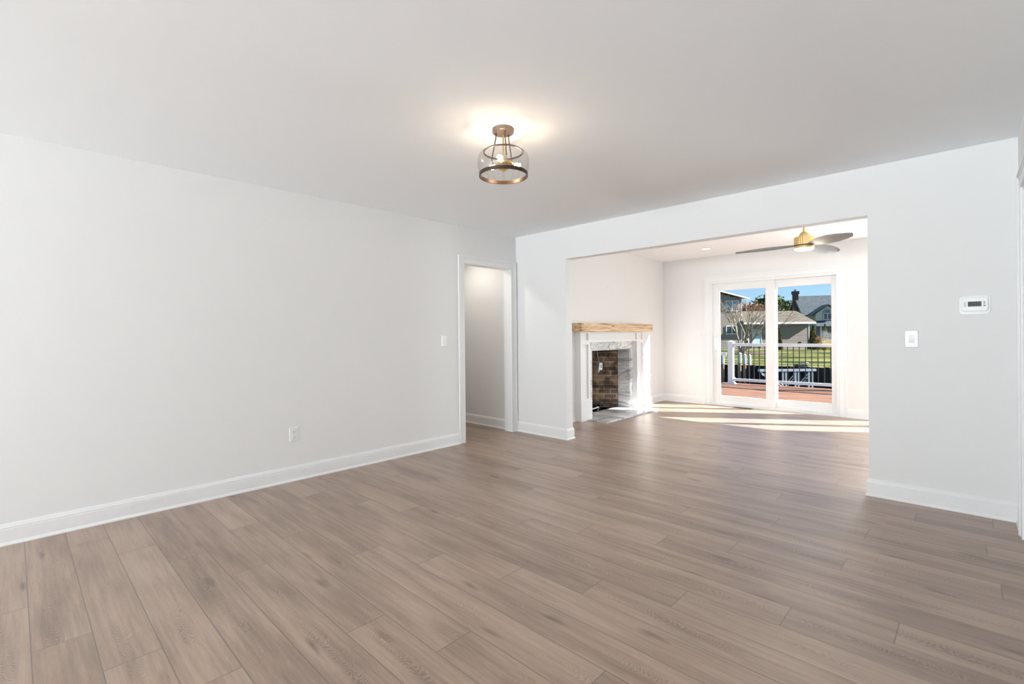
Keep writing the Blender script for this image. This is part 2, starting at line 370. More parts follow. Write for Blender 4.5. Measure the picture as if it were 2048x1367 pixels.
# far room walls
HY0, HY1, HZ = 1.40, 2.49, .97       # firebox opening
def holed(x0, x1, y0, y1, top):
    m = MB(); m.box(x0, x1, y0, HY0, 0, top); m.box(x0, x1, HY1, y1, 0, top); m.box(x0, x1, HY0, HY1, HZ, top); return m
struct(holed(XF-.15, XF, T, Y2+.15, H2).build('wall_hearth', WALL))
AYW = Matrix(((0, 0, 1, 0), (1, 0, 0, 0), (0, 1, 0, 0), (0, 0, 0, 1)))
m = MB(); m.prism([(.61, 0), (HY0, 0), (HY0, HZ), (HY1, HZ), (HY1, 0), (3.255, 0), (3.255, H2), (.61, H2)], XF, XF+.03, M=AYW)
struct(m.build('wall_chimney', WALL, bevel=.003))
SX = (0.0, 2.335); S0, S1, SH = .955, 2.805, 2.07
m = MB(); xs = [XF-.15]
for s in SX: xs += [S0+s, S1+s]
xs += [X5+.12]
for i in range(0, len(xs), 2): m.box(xs[i], xs[i+1], Y2, Y2+.15, -.1, TOP)
for s in SX: m.box(S0+s, S1+s, Y2, Y2+.15, SH, TOP)
struct(m.build('wall_far', WALL))
m = MB(); m.box(X5, X5+.12, T, .79, 0, TOP); m.box(X5, X5+.12, 1.06, Y2, 0, TOP); m.box(X5, X5+.12, .79, 1.06, 0, .55); m.box(X5, X5+.12, .79, 1.06, 2.15, TOP)
struct(m.build('wall_far_right', WALL))
for nm, xa, ya, yb, za, zb in (('window_2', -.12, -11, -9.4, .2, 1.7), ('window_3', X5, .79, 1.06, .55, 2.15)):  # left-wall window is unseen, placed for the side fill lamp
    wn = empty_struct(nm); f = MB(); f.box(xa+.04, xa+.09, ya, ya+.03, za, zb); f.box(xa+.04, xa+.09, yb-.03, yb, za, zb); f.box(xa+.04, xa+.09, ya+.03, yb-.03, za, za+.03); f.box(xa+.04, xa+.09, ya+.03, yb-.03, zb-.03, zb)
    f.build('window_frame', VINYL, wn); MB().box(xa+.06, xa+.066, ya+.03, yb-.03, za+.03, zb-.03).build('pane', GLASS, wn)
# hall walls
struct(MB().box(-2.6, -.12, -.02, .1, 0, H).build('wall_hall', WALL))
m = MB(); m.box(-2.6, -.12, -1.3, -1.2, 0, H); m.box(-2.6, -2.5, -1.2, -.02, 0, H); struct(m.build('wall_hall_side', WALL))

# profiles swept along straight runs: baseboard (depth, z)
BP = [(0, 0), (.020, 0), (.020, .006), (.016, .016), (.013, .020), (.013, .094), (.0105, .096), (.0105, .099), (.0125, .101), (.0115, .108), (.008, .116), (.008, .119), (.004, .126), (0, .127)]
def run(mb, p, q, n, prof, e0=0, e1=0):
    # p,q 2-D ends on the wall face, n unit normal into room; e0/e1 mitre (+1 outside corner, -1 inside corner)
    p = Vector(p); q = Vector(q); n = Vector(n); t = (q-p).normalized(); k = len(prof); vs = []
    for (base, e, sg) in ((p, e0, -1), (q, e1, 1)):
        for d, z in prof: c = base+n*d+t*(sg*e*d); vs.append((c.x, c.y, z))
    fs = [(i, i+1, k+i+1, k+i) for i in range(k-1)]+[tuple(range(k-1, -1, -1)), tuple(range(k, 2*k))]
    mb.add(vs, fs)
def base(name, runs, parent=None):
    m = MB()
    for r in runs: run(m, *r[:3], BP, *(r[3:] or ()))
    return struct(m.build(name, TRIM))
base('baseboard_left', [((0, YB), (0, -.957), (1, 0), 0, 0)])
base('baseboard_back', [((.0, 0), (OL, 0), (0, -1), 0, 1), ((OL, 0), (OL, T), (1, 0), 1, 1), ((OL, T), (XF+.0, T), (0, 1), 1, -1),
                        ((XR, 0), (OR, 0), (0, -1), -1, 1), ((OR, 0), (OR, T), (-1, 0), 1, 1), ((OR, T), (X5, T), (0, 1), 1, -1)])
base('baseboard_right', [((XR, 0), (XR, -.262), (-1, 0), -1, 0), ((XR, RD0-.09), (XR, YB), (-1, 0), 0, 0)])
base('baseboard_hearth', [((XF, T), (XF, .61), (1, 0), -1, -1), ((XF, .61), (XF+.03, .61), (0, -1), -1, 1), ((XF+.03, .61), (XF+.03, 1.0), (1, 0), 1, 0),
                          ((XF+.03, 2.785), (XF+.03, 3.255), (1, 0), 0, 1), ((XF+.03, 3.255), (XF, 3.255), (0, 1), 1, -1), ((XF, 3.255), (XF, Y2), (1, 0), -1, -1)])
base('baseboard_far', [((XF, Y2), (.866, Y2), (0, -1), -1, 0), ((2.882, Y2), (.866+2.335, Y2), (0, -1), 0, 0), ((2.882+2.335, Y2), (X5, Y2), (0, -1), 0, -1)])
base('baseboard_hall', [((-2.5, -.02), (-.12, -.02), (0, -1), 0, 0)])

# casing profile (across, depth): boxes in steps with a raised back band
def casing(mb, axis, face, sgn, a0, a1, z1, wd, legs=(1, 1), z0=0.0, th=(.012, .016, .022)):
    # opening a0..a1 along axis, height z1. axis 'x' => wall plane at y=face, sgn = direction out of wall
    def bx(a, b, z, zz, d):
        lo, hi = sorted((face, face+sgn*d))
        if axis == 'x': mb.box(a, b, lo, hi, z, zz)
        else: mb.box(lo, hi, a, b, z, zz)
    steps = [(0, .62*wd, th[0]), (.62*wd, .80*wd, th[1]), (.80*wd, wd, th[2])]
    for i, (o0, o1, d) in enumerate(steps):
        if legs[0]: bx(a0-o1, a0-o0, z0, z1+o1, d)
        if legs[1]: bx(a1+o0, a1+o1, z0, z1+o1, d)
        bx(a0-(o0 if legs[0] else 0), a1+(o0 if legs[1] else 0), z1+o0, z1+o1, d)
# doorway to the hall
m = MB(); casing(m, 'y', 0, 1, DL0, DL1, DH, .088)
m.box(-.125, 0, DL0-.02, DL0, 0, DH+.02); m.box(-.125, 0, DL1, DL1+.02, 0, DH+.02); m.box(-.125, 0, DL0, DL1, DH, DH+.02)
struct(m.build('trim_1', TRIM, bevel=.0015))
# casing of the door in the right wall, right beside the corner
d2 = empty_struct('door_2')
m = MB(); casing(m, 'y', XR, -1, RD0, RD1, RDH, .088); m.box(XR, XR+.12, RD0, RD0+.02, 0, RDH); m.box(XR, XR+.12, RD1-.02, RD1, 0, RDH); m.box(XR, XR+.12, RD0+.02, RD1-.02, RDH-.02, RDH)
m.build('door_casing', TRIM, d2, bevel=.0015)
m = MB(); m.box(XR+.075, XR+.11, RD0+.022, RD1-.022, .01, RDH-.022)
for z0, z1 in ((.2, .95), (1.1, 1.9)):
    for y0, y1 in ((RD0+.12, RD0+.38), (RD0+.46, RD0+.73)): m.box(XR+.069, XR+.075, y0, y1, z0, z1)
m.build('door_leaf', TRIM, d2, bevel=.003)
m = MB(); m.lathe([(.001, 0), (.026, 0), (.026, .008), (.01, .012), (.01, .035), (.026, .045), (.028, .058), (.018, .07), (.001, .072)], 20, M=Matrix.Translation((XR+.075, RD0+.08, 1.0)) @ Matrix.Rotation(-math.pi/2, 4, 'Y'))
m.build('door_knob', BRASS, d2, smooth=True)

# sliding glass doors
def slider(name, s):
    d = empty_struct(name, (0, 0, 0)); M = Matrix.Translation((s, 0, 0))
    m = MB(); casing(m, 'x', Y2, -1, .962, 2.795, SH, .092); m.build('door_casing', TRIM, d, bevel=.0015, M=M)
    f = MB(); ya, yb = Y2-.004, Y2+.19
    f.box(S0, S0+.045, ya, yb, .0, SH); f.box(S1-.045, S1, ya, yb, .0, SH); f.box(S0+.045, S1-.045, ya, yb, SH-.04, SH); f.box(S0+.045, S1-.045, ya, yb, -.02, .035)
    f.build('door_frame', VINYL, d, bevel=.002, M=M)
    for nm, x0, x1, y0, gx0, gx1 in (('sliding_panel', 1.0, 1.945, Y2+.045, 1.100, 1.822), ('fixed_panel', 1.83, 2.76, Y2+.092, 1.957, 2.690)):
        y1 = y0+.04; g0, g1 = .155, 1.925
        p = MB(); p.box(x0, gx0, y0, y1, .035, SH-.04); p.box(gx1, x1, y0, y1, .035, SH-.04); p.box(gx0, gx1, y0, y1, .035, g0); p.box(gx0, gx1, y0, y1, g1, SH-.04)
        po = p.build(nm, VINYL, d, bevel=.003, M=M)
        b = .010                      # glazing bead
        q = MB(); q.box(gx0, gx0+b, y0+.008, y0+.032, g0, g1); q.box(gx1-b, gx1, y0+.008, y0+.032, g0, g1); q.box(gx0+b, gx1-b, y0+.008, y0+.032, g0, g0+b); q.box(gx0+b, gx1-b, y0+.008, y0+.032, g1-b, g1)
        q.build('glazing_bead', VINYL, po, M=M)
        MB().box(gx0+b, gx1-b, y0+.018, y0+.023, g0+b, g1-b).build('pane', GLASS, po, M=M)
        if nm == 'sliding_panel':
            h = MB(); h.box(1.035, 1.062, y0-.012, y0, .90, 1.15); h.box(1.037, 1.060, y0-.045, y0-.034, .93, 1.12); h.box(1.037, 1.060, y0-.034, y0-.012, .93, .955); h.box(1.037, 1.060, y0-.034, y0-.012, 1.095, 1.12)
            h.build('handle', VINYL, po, bevel=.003, M=M)
    return d
slider('door_1', SX[0]); slider('door_3', SX[1])

# ------------------------------------------------------------------ fireplace
fp = thing('fireplace', 'white panelled fireplace with pine beam mantel, marble surround and brick firebox', 'fireplace', (XF+.03, 1.9, 0))
O = Matrix.Translation((-(XF+.03), -1.9, 0))
BX = XF+.03
m = MB(); m.box(BX, BX+.02, 1.16, HY0, 0, 1.10); m.box(BX, BX+.02, HY1, 2.63, 0, 1.10); m.box(BX, BX+.02, HY0, HY1, HZ, 1.10)
m.build('marble_surround', MARBLE, fp, M=O)
m = MB(); m.prism([(-.03, HY0), (BX-.0, HY0), (BX, 1.155), (.575, 1.155), (.575, 2.65), (BX, 2.65), (BX, HY1), (-.03, HY1)], 0, .020)
m.build('hearth_slab', MARBLE, fp, M=O, bevel=.002)
for y0, y1, nm in ((HY0, HY0+.012, 0), (HY1-.012, HY1, 1)):
    MB().box(-.05, BX+.004, y0, y1, 0, HZ).build('marble_return', MARBLE, fp, M=O)
fb = MB()
def wallquad(mb, p, q, z0, z1, u0=0):
    l = math.hypot(q[0]-p[0], q[1]-p[1])
    mb.add([(p[0], p[1], z0), (q[0], q[1], z0), (q[0], q[1], z1), (p[0], p[1], z1)], [(0, 1, 2, 3)], [[(u0, z0), (u0+l, z0), (u0+l, z1), (u0, z1)]]); return u0+l
path = [(-.05, HY0), (-.47, 1.69), (-.47, 2.20), (-.05, HY1)]; u0 = 0
for i in range(3): u0 = wallquad(fb, path[i], path[i+1], 0, 1.25, u0)
fb.add([(-.05, HY0, 0), (-.05, HY1, 0), (-.47, 2.2, 0), (-.47, 1.69, 0)], [(0, 1, 2, 3)], [[(0, 0), (1.09, 0), (.8, .42), (.29, .42)]])
fb.build('firebox', FIREBRICK, fp, M=O)
m = MB(); m.add([(-.05, HY0, 1.25), (-.05, HY1, 1.25), (-.47, 2.2, 1.25), (-.47, 1.69, 1.25)], [(0, 1, 2, 3)]); m.box(-.06, -.045, HY0, HY1, HZ-.01, 1.25)
m.build('smoke_shelf', DARK, fp, M=O)
MB().box(-.03, BX-.03, HY0, HY1, HZ-.006, HZ).build('lintel', plain('lintel_steel', (.45, .43, .40), .5, .3), fp, M=O)
def pilaster(a, b, inner, k):
    m = MB(); x1, x2 = .235, .26
    so, si = (.035, .05)
    la, lb = (so, si) if not k else (si, .035)
    m.box(BX, x1, a, b, .28, 1.095); m.box(x1, x2, a, a+la, .28, 1.095); m.box(x1, x2, b-lb, b, .28, 1.095)
    m.box(x1, x2, a+la, b-lb, .28, .31); m.box(x1, x2, a+la, b-lb, 1.065, 1.095)
    p = m.build('pilaster', TRIM, fp, M=O, bevel=.001)
    MB().box(BX, .268, a-.008 if not k else a-.004, b+.022 if not k else b+.008, 0.0 if True else 0, .28).build('plinth', TRIM, p, M=O, bevel=.002)
pilaster(1.01, 1.245, True, 0); pilaster(2.55, 2.772, True, 1)
m = MB(); m.box(BX, .235, 1.01, 2.772, 1.095, 1.247)
m.box(.235, .26, 1.01, 2.772, 1.095, 1.122); m.box(.235, .26, 1.01, 2.772, 1.222, 1.247)
for a, b in ((1.01, 1.045), (1.195, 1.245), (2.55, 2.60), (2.737, 2.772)): m.box(.235, .26, a, b, 1.122, 1.222)
m.build('frieze', TRIM, fp, M=O, bevel=.001)
m = MB(); m.box(BX, .333, .93, 2.955, 1.247, 1.366); m.build('mantel_beam', PINE, fp, M=O, bevel=.004)
# hanging junction box inside, and the grate
jb = thing('junction_box', 'grey junction box hanging on a thin cord inside the brick firebox', 'electrical box', (-.05, 1.93, .65))
m = MB(); m.box(-.03, .03, -.045, .045, .0, .115); m.build('box_body', plain('galvanised', (.42, .42, .41), .5, .5), jb, bevel=.003)
MB().box(.03, .034, -.04, .04, .005, .11).build('cover_plate', PLASTIC2, jb, bevel=.001)
MB().box(.034, .037, -.008, .008, .03, .085).build('toggle', SLOT, jb)
MB().tube([(0, .0, .115), (0, -.03, .2), (0, -.06, .32)], .004, 6).build('cord', plain('grey_cord', (.45, .44, .42), .6), jb, smooth=True)
MB().tube([(.03, -.052, .05), (.03, -.055, -.03)], .008, 8).build('cable_stub', PLASTIC, jb, smooth=True)
g = thing('fire_grate', 'black toothed iron grate on the firebox floor', 'fire grate', (-.22, 1.9, 0))
m = MB()
for k in range(7):
    y = -.24+.08*k; m.tube([(.10, y, .075), (.07, y, .06), (-.06, y, .06), (-.10, y, .10)], .008, 6)
m.box(-.06, -.045, -.26, .26, .045, .06); m.box(.05, .065, -.26, .26, .045, .06)
for sx in (-.05, .058):
    for sy in (-.22, .22): m.box(sx-.008, sx+.008, sy-.008, sy+.008, .001, .05)
m.build('grate_bars', DARK, g)
lg = MB(); lg.tube([(.02+.01*math.sin(i), -.25+.045*i, .10+.012*math.sin(2.1*i)) for i in range(12)], .028, 7); lg.build('charred_log', plain('char', (.02, .018, .017), .9, noise=.5, bump=.8, bscale=40), g)
m = MB(); m.tube([(.13, -.16, .055), (.14, -.05, .055), (.145, .02, .07), (.14, .05, .06), (.12, .07, .03), (.10, .08, .004)], .011, 10)
m.build('gas_pipe', plain('pale_pipe', (.75, .74, .72), .35), g, smooth=True)

# ------------------------------------------------------------------ wall plates.  axes: n out of the wall
def frame_on(p, n):
    n = Vector(n); zz = Vector((0, 0, 1)); xx = zz.cross(n)   # x to viewer's right, y out of wall... local (x, z, out)
    M = Matrix.Translation(p) @ Matrix((xx, n, zz)).transposed().to_4x4(); return M
def plate_thing(name, label, cat, p, n, w_, h_, group=None):
    t = thing(name, label, cat, p, 0, group); n = Vector(n)
    t.rotation_euler = (0, 0, math.atan2(-n.x, n.y) + 0)
    m = MB(); a, b = w_/2, h_/2
    m.add([(-a, 0, -b), (a, 0, -b), (a, 0, b), (-a, 0, b), (-a+.004, .006, -b+.004), (a-.004, .006, -b+.004), (a-.004, .006, b-.004), (-a+.004, .006, b-.004)],
          [(0, 1, 2, 3), (4, 7, 6, 5), (0, 4, 5, 1), (1, 5, 6, 2), (2, 6, 7, 3), (3, 7, 4, 0)])
    m.build('cover_plate', PLASTIC, t, bevel=.001); return t
def switch(label, p, n, w_=.075, h_=.122, rocker=True):
    t = plate_thing('light_switch', label, 'light switch', p, n, w_, h_)
    m = MB(); m.box(-.0175, .0175, .006, .008, -.034, .034); m.build('switch_bezel', PLASTIC2, t)
    m = MB(); m.add([(-.015, .008, -.031), (.015, .008, -.031), (.015, .008, .031), (-.015, .008, .031), (-.015, .0135, -.031), (.015, .0135, -.031), (.015, .0095, 0), (-.015, .0095, 0), (.015, .0115, .031), (-.015, .0115, .031)],
                    [(0, 3, 2, 1), (4, 5, 6, 7), (7, 6, 8, 9), (0, 1, 5, 4), (3, 9, 8, 2), (0, 4, 7, 9, 3), (1, 2, 8, 6, 5)])
    m.build('rocker', PLASTIC, t)
    for z in (-.048, .048): MB().lathe([(.0001, 0), (.0028, 0), (.0024, .0012), (.0001, .0014)], 10, M=Matrix.Translation((0, .006, z)) @ Matrix.Rotation(-math.pi/2, 4, 'X')).build('screw', PLASTIC2, t)
    return t
def outlet(label, p, n, name='power_outlet'):
    t = plate_thing(name, label, 'power outlet', p, n, .075, .122)
    for z in (-.0235, .0235):
        m = MB(); m.box(-.0165, .0165, .006, .0085, z-.0145, z+.0145); r_ = m.build('receptacle', PLASTIC, t, bevel=.004)
        s_ = MB(); s_.box(-.0075, -.0050, .0085, .0088, z-.002, z+.008); s_.box(.0050, .0075, .0085, .0088, z-.002, z+.006); s_.box(-.002, .002, .0085, .0088, z-.010, z-.006)
        s_.build('slot', SLOT, r_)
    MB().lathe([(.0001, 0), (.0028, 0), (.0024, .0012), (.0001, .0014)], 10, M=Matrix.Translation((0, .006, 0)) @ Matrix.Rotation(-math.pi/2, 4, 'X')).build('screw', PLASTIC2, t)
    return t
switch('white rocker switch on the long left wall beside the hall doorway', (0, -1.150, 1.155), (1, 0, 0))
outlet('white duplex outlet low on the long left wall', (0, -2.765, .392), (1, 0, 0))
switch('white dimmer switch below and left of the thermostat', (3.839, 0, 1.1635), (0, -1, 0), .078, .122)
switch('small white switch just left of the sliding glass door', (.773, Y2, 1.191), (0, -1, 0))
outlet('white outlet low on the far wall near the corner', (.331, Y2, .374), (0, -1, 0))
outlet('white outlet at the right edge of the chimney wall', (BX, 3.20, .442), (1, 0, 0))
t = plate_thing('cable_plate', 'blank white cable plate high above the pine mantel', 'wall plate', (BX, 1.858, 1.93), (1, 0, 0), .075, .122)
MB().box(-.008, .008, .006, .009, -.02, .02).build('cable_insert', PLASTIC2, t)

# thermostat
th = thing('thermostat', 'white rectangular thermostat reading 67 on the wall right of the opening', 'thermostat', (4.162, 0, 1.3865), math.pi)
def rrect(w_, h_, r, n=6):
    pts = []
    for cx, cy, a0 in ((w_/2-r, h_/2-r, 0), (-w_/2+r, h_/2-r, 90), (-w_/2+r, -h_/2+r, 180), (w_/2-r, -h_/2+r, 270)):
        for i in range(n+1): a = math.radians(a0+90*i/n); pts.append((cx+r*math.cos(a), cy+r*math.sin(a)))
    return pts
RY = Matrix.Rotation(math.pi/2, 4, 'X')     # poly xy -> x,z ; extrude z -> -y
def rr(w_, h_, r, y0, y1, cx=0, cz=0):
    return MB().prism([(x+cx, z+cz) for x, z in rrect(w_, h_, r)], -y1, -y0, M=RY)
rr(.150, .122, .022, 0, .006).build('wall_plate', PLASTIC, th, bevel=.002)
rr(.128, .092, .014, .006, .024, 0, .006).build('housing', PLASTIC, th, bevel=.004)
LCD = plain('lcd_grey', (.10, .105, .09), .6, spec=.2); SEG = plain('lcd_segment', (.018, .02, .018), .4); BTN = plain('grey_button', (.20, .20, .19), .6)
scr = MB(); scr.box(-.0325, .0325, .024, .0252, -.008, .024); so = scr.build('screen', LCD, th)
# facing -Y with the object turned by pi: viewer's right is local -x
def seg7(mb, cx, cz, w_, h_, on):
    t_ = .0016; y0, y1 = .0252, .0256
    def hb(z): mb.box(cx-w_/2, cx+w_/2, y0, y1, z-t_/2, z+t_/2)
    def vb(x, z0, z1): mb.box(x-t_/2, x+t_/2, y0, y1, z0, z1)
    l, r = cx+w_/2, cx-w_/2
    if 'a' in on: hb(cz+h_/2)
    if 'g' in on: hb(cz)
    if 'd' in on: hb(cz-h_/2)
    if 'f' in on: vb(l, cz, cz+h_/2)
    if 'e' in on: vb(l, cz-h_/2, cz)
    if 'b' in on: vb(r, cz, cz+h_/2)
    if 'c' in on: vb(r, cz-h_/2, cz)
dg = MB(); seg7(dg, .0075, .0075, .0085, .0165, 'acdefg'); seg7(dg, -.0065, .0075, .0085, .0165, 'abc'); dg.build('digits', SEG, so)
for k in range(3):
    rr(.0105, .0042, .002, .024, .0255, .046, .016-.0105*k).build('button', BTN, th)
rr(.010, .0075, .0037, .024, .0255, -.046, .0185).build('button', BTN, th)
rr(.011, .0042, .002, .024, .0255, -.046, .0078).build('button', BTN, th)
rr(.0115, .0085, .004, .024, .0255, -.046, -.0040).build('button', BTN, th)

# floor register by the sliding door
rg = thing('floor_register', 'brown metal floor vent in front of the sliding glass door', 'floor vent', (1.49, 3.695, 0))
m = MB(); m.box(-.14, .14, -.05, -.038, .0005, .004); m.box(-.14, .14, .038, .05, .0005, .004); m.box(-.14, -.125, -.038, .038, .0005, .004); m.box(.125, .14, -.038, .038, .0005, .004)
m.build('register_frame', BRONZE, rg)
MB().box(-.125, .125, -.038, .038, .0003, .0012).build('duct', DARK, rg)
m = MB()
for k in range(14): m.box(-.120+.0178*k, -.112+.0178*k, -.038, .038, .0013, .0035)
m.build('louver', BRONZE, rg)

# ------------------------------------------------------------------ ceiling lamp in the near room
LC = (2.144, -2.382)
lamp = thing('ceiling_lamp', 'semi flush ceiling lamp with clear glass drum, bronze rings and brass centre', 'ceiling lamp', (LC[0], LC[1], H))
m = MB(); m.lathe([(.001, 0), (.064, 0), (.064, -.022), (.060, -.026), (.001, -.026)], 48); m.build('canopy', BRONZE2, lamp, smooth=True)
RV = Vector((math.cos(yaw), math.sin(yaw))); FV = Vector((-math.sin(yaw), math.cos(yaw)))
def pol(r, a, z): p = RV*(r*math.sin(a))+FV*(r*math.cos(a)); return (p.x, p.y, z)
m = MB(); m.tube([(0, 0, -.034), (0, 0, -.225)], .0055, 12); m.build('centre_rod', BRASS, lamp, smooth=True)
for a in (math.radians(285), math.radians(165), math.radians(45)):
    m = MB(); m.tube([pol(.044, a, -.022), pol(.046, a, -.05), pol(.072, a, -.175), pol(.062, a, -.20)], .0034, 8); m.ball(pol(.044, a, -.028), .007, 10, 6); m.build('support_rod', BRONZE, lamp, smooth=True)
# brass cluster
m = MB(); m.lathe([(.001, -.185), (.030, -.185), (.034, -.19), (.034, -.198), (.058, -.200), (.058, -.214), (.052, -.217), (.034, -.222), (.030, -.236), (.022, -.242), (.010, -.246), (.008, -.252), (.001, -.254)], 40); hub = m.build('brass_hub', BRASS, lamp, smooth=True)
HOT = emit('filament_glow', (1.0, .70, .38), 60)
for a in (math.radians(72), math.radians(192), math.radians(312)):
    d = Vector(pol(1, a, 0)); z = -.206
    m = MB(); m.tube([d*.03+Vector((0, 0, z)), d*.062+Vector((0, 0, z))], .0125, 14); m.build('socket', BRASS, lamp, smooth=True)
    c = d*.090+Vector((0, 0, z)); M = Matrix.Translation(c) @ d.to_track_quat('Z', 'Y').to_matrix().to_4x4()
    m = MB(); m.lathe([(.009, -.028), (.012, -.018), (.020, -.004), (.0235, .008), (.021, .020), (.012, .028), (.001, .031)], 20, M=M, cap=False); bl = m.build('bulb', BULBGLASS, lamp, smooth=True)
    m = MB(); m.tube([M @ Vector((.010*math.cos(k), .010*math.sin(k), -.014+.0035*k)) for k in range(9)], .0055, 6); m.build('filament', HOT, bl)
    pl = bpy.data.lights.new('bulb_light', 'POINT'); pl.energy = 2.5; pl.color = (1.0, .83, .69); pl.shadow_soft_size = .012
    po = bpy.data.objects.new('bulb_light', pl); col.objects.link(po); po.parent = lamp; po.location = c+d*.006
# glass drum, open top and bottom
m = MB(); prof = [(.114, -.138), (.124, -.140), (.136, -.146), (.146, -.158), (.1515, -.175), (.153, -.198), (.152, -.222), (.149, -.245), (.1435, -.266)]
m.lathe(prof, 72, cap=False); m.build('glass_drum', LAMPGLASS, lamp, smooth=True)
def ring(r0, r1, z0, z1): return MB().lathe([(r0, z0), (r1, z0), (r1, z1), (r0, z1), (r0, z0)], 72, cap=False)
ring(.112, .1175, -.142, -.134).build('top_ring', BRONZE, lamp, smooth=True)
ring(.1375, .1445, -.282, -.262).build('bottom_ring', BRONZE, lamp, smooth=True)

# ------------------------------------------------------------------ ceiling fan in the far room
FC = (2.825, 1.624)
fan = thing('ceiling_fan', 'brass ceiling fan with three grey curved blades and a lit lamp below', 'ceiling fan', (FC[0], FC[1], H2))
m = MB(); m.lathe([(.001, 0), (.068, 0), (.066, -.02), (.045, -.045), (.018, -.055), (.001, -.055)], 40); m.build('canopy', BRASS, fan, smooth=True)
MB().tube([(0, 0, -.05), (0, 0, -.20)], .0125, 14).build('downrod', BRASS, fan, smooth=True)
m = MB(); m.lathe([(.001, -.180), (.022, -.183), (.038, -.197), (.050, -.220), (.056, -.237), (.056, -.245), (.001, -.245)], 48); m.build('motor_neck', BRASS, fan, smooth=True)
m = MB(); m.prism([((.098-.0025*(k % 2))*math.cos(math.pi*k/30), (.098-.0025*(k % 2))*math.sin(math.pi*k/30)) for k in range(60)], -.327, -.243); m.build('motor_housing', BRASS, fan)
m = MB(); m.lathe([(.001, -.341), (.096, -.341), (.098, -.349), (.098, -.365), (.001, -.365)], 48); lk = m.build('light_kit', BRASS, fan, smooth=True)
MB().lathe([(.094, -.363), (.094, -.373), (.085, -.381), (.001, -.385)], 48, cap=False).build('diffuser', emit('fan_lamp_glow', (1, .90, .74), 3.2), lk, smooth=True)
fl = bpy.data.lights.new('fan_light', 'POINT'); fl.energy = 5; fl.color = (1, .88, .72); fl.shadow_soft_size = .08
fo = bpy.data.objects.new('fan_light', fl); col.objects.link(fo); fo.parent = fan; fo.location = (0, 0, -.50)
def blade(ang):
    secs = [(.05, .030, .030, 8), (.10, .034, .036, 14), (.18, .050, .058, 20), (.30, .072, .078, 22), (.44, .080, .082, 20), (.56, .074, .070, 17), (.65, .058, .040, 15), (.69, .030, -.008, 14)]
    vs = []; n = 7; c, s = math.cos(ang), math.sin(ang)
    for r, a, b, tw in secs:
        tw = math.radians(tw); sweep = -.05*(r/.66)**2; drop = .012*(r/.66)**2
        for sd in (1, -1):
            for i in range(n):
                k = i/(n-1); y = a-(a+b)*k; cam_ = .012*(1-(2*k-1)**2)
                z = -.334-y*math.sin(tw)+cam_+sd*.0035*(1-.6*abs(2*k-1))-drop; yy = y*math.cos(tw)+sweep
                vs.append((r*c-yy*s, r*s+yy*c, z))
    m = MB(); fs = []
    for j in range(len(secs)-1):
        A, B = j*2*n, (j+1)*2*n
        for i in range(n-1):
            fs.append((A+i, A+i+1, B+i+1, B+i)); fs.append((A+n+i+1, A+n+i, B+n+i, B+n+i+1))
        fs.append((A, B, B+n, A+n)); fs.append((A+n-1, A+2*n-1, B+2*n-1, B+n-1))
    fs.append(tuple(range(n))+tuple(range(2*n-1, n-1, -1))); A = (len(secs)-1)*2*n; fs.append(tuple(A+i for i in range(n-1, -1, -1))+tuple(A+n+i for i in range(n)))
    m.add(vs, fs); return m.build('blade', BLADE, fan, smooth=True)
for a in (193, 320, 77): blade(math.radians(a))
MB().lathe([(.001, -.327), (.075, -.327), (.075, -.341), (.001, -.341)], 36).build('rotor', BLADE, fan, smooth=True)

# recessed lights
def recessed(x, y, z, e, label, group=None, spot=True, c=(.97, .98, 1), size=115):
    t = thing('recessed_light', label, 'ceiling light', (x, y, z), 0, group)
    m = MB(); m.lathe([(.058, -.001), (.078, -.001), (.080, -.004), (.060, -.006), (.058, -.001)], 40, cap=False); m.build('trim_ring', PLASTIC, t, smooth=True)
    MB().lathe([(.001, -.003), (.0585, -.003)], 40, cap=False).build('lens', emit('recessed_glow', (1, .97, .9), 4.0), t)
    l = bpy.data.lights.new('recessed_spot', 'SPOT'); l.energy = e; l.color = c; l.spot_size = math.radians(size); l.spot_blend = .7; l.shadow_soft_size = .05
    o = bpy.data.objects.new('recessed_spot', l); col.objects.link(o); o.parent = t; o.location = (0, 0, -.02); return t
recessed(1.228, 2.939, H2, 18, 'round lit recessed light in the far room ceiling, left of the fan')
for x, y, e in ((1.228, .95, 18), (4.3, .95, 10), (4.3, 2.939, 7)):  # unseen extra lights, added to brighten the far room
    recessed(x, y, H2, e, 'round recessed light added unseen in the far room ceiling, hidden behind the header', 'added far room recessed lights')
recessed(-.62, -.58, H, 30, 'round recessed light in the hall ceiling', c=(1, .95, .86), size=165)

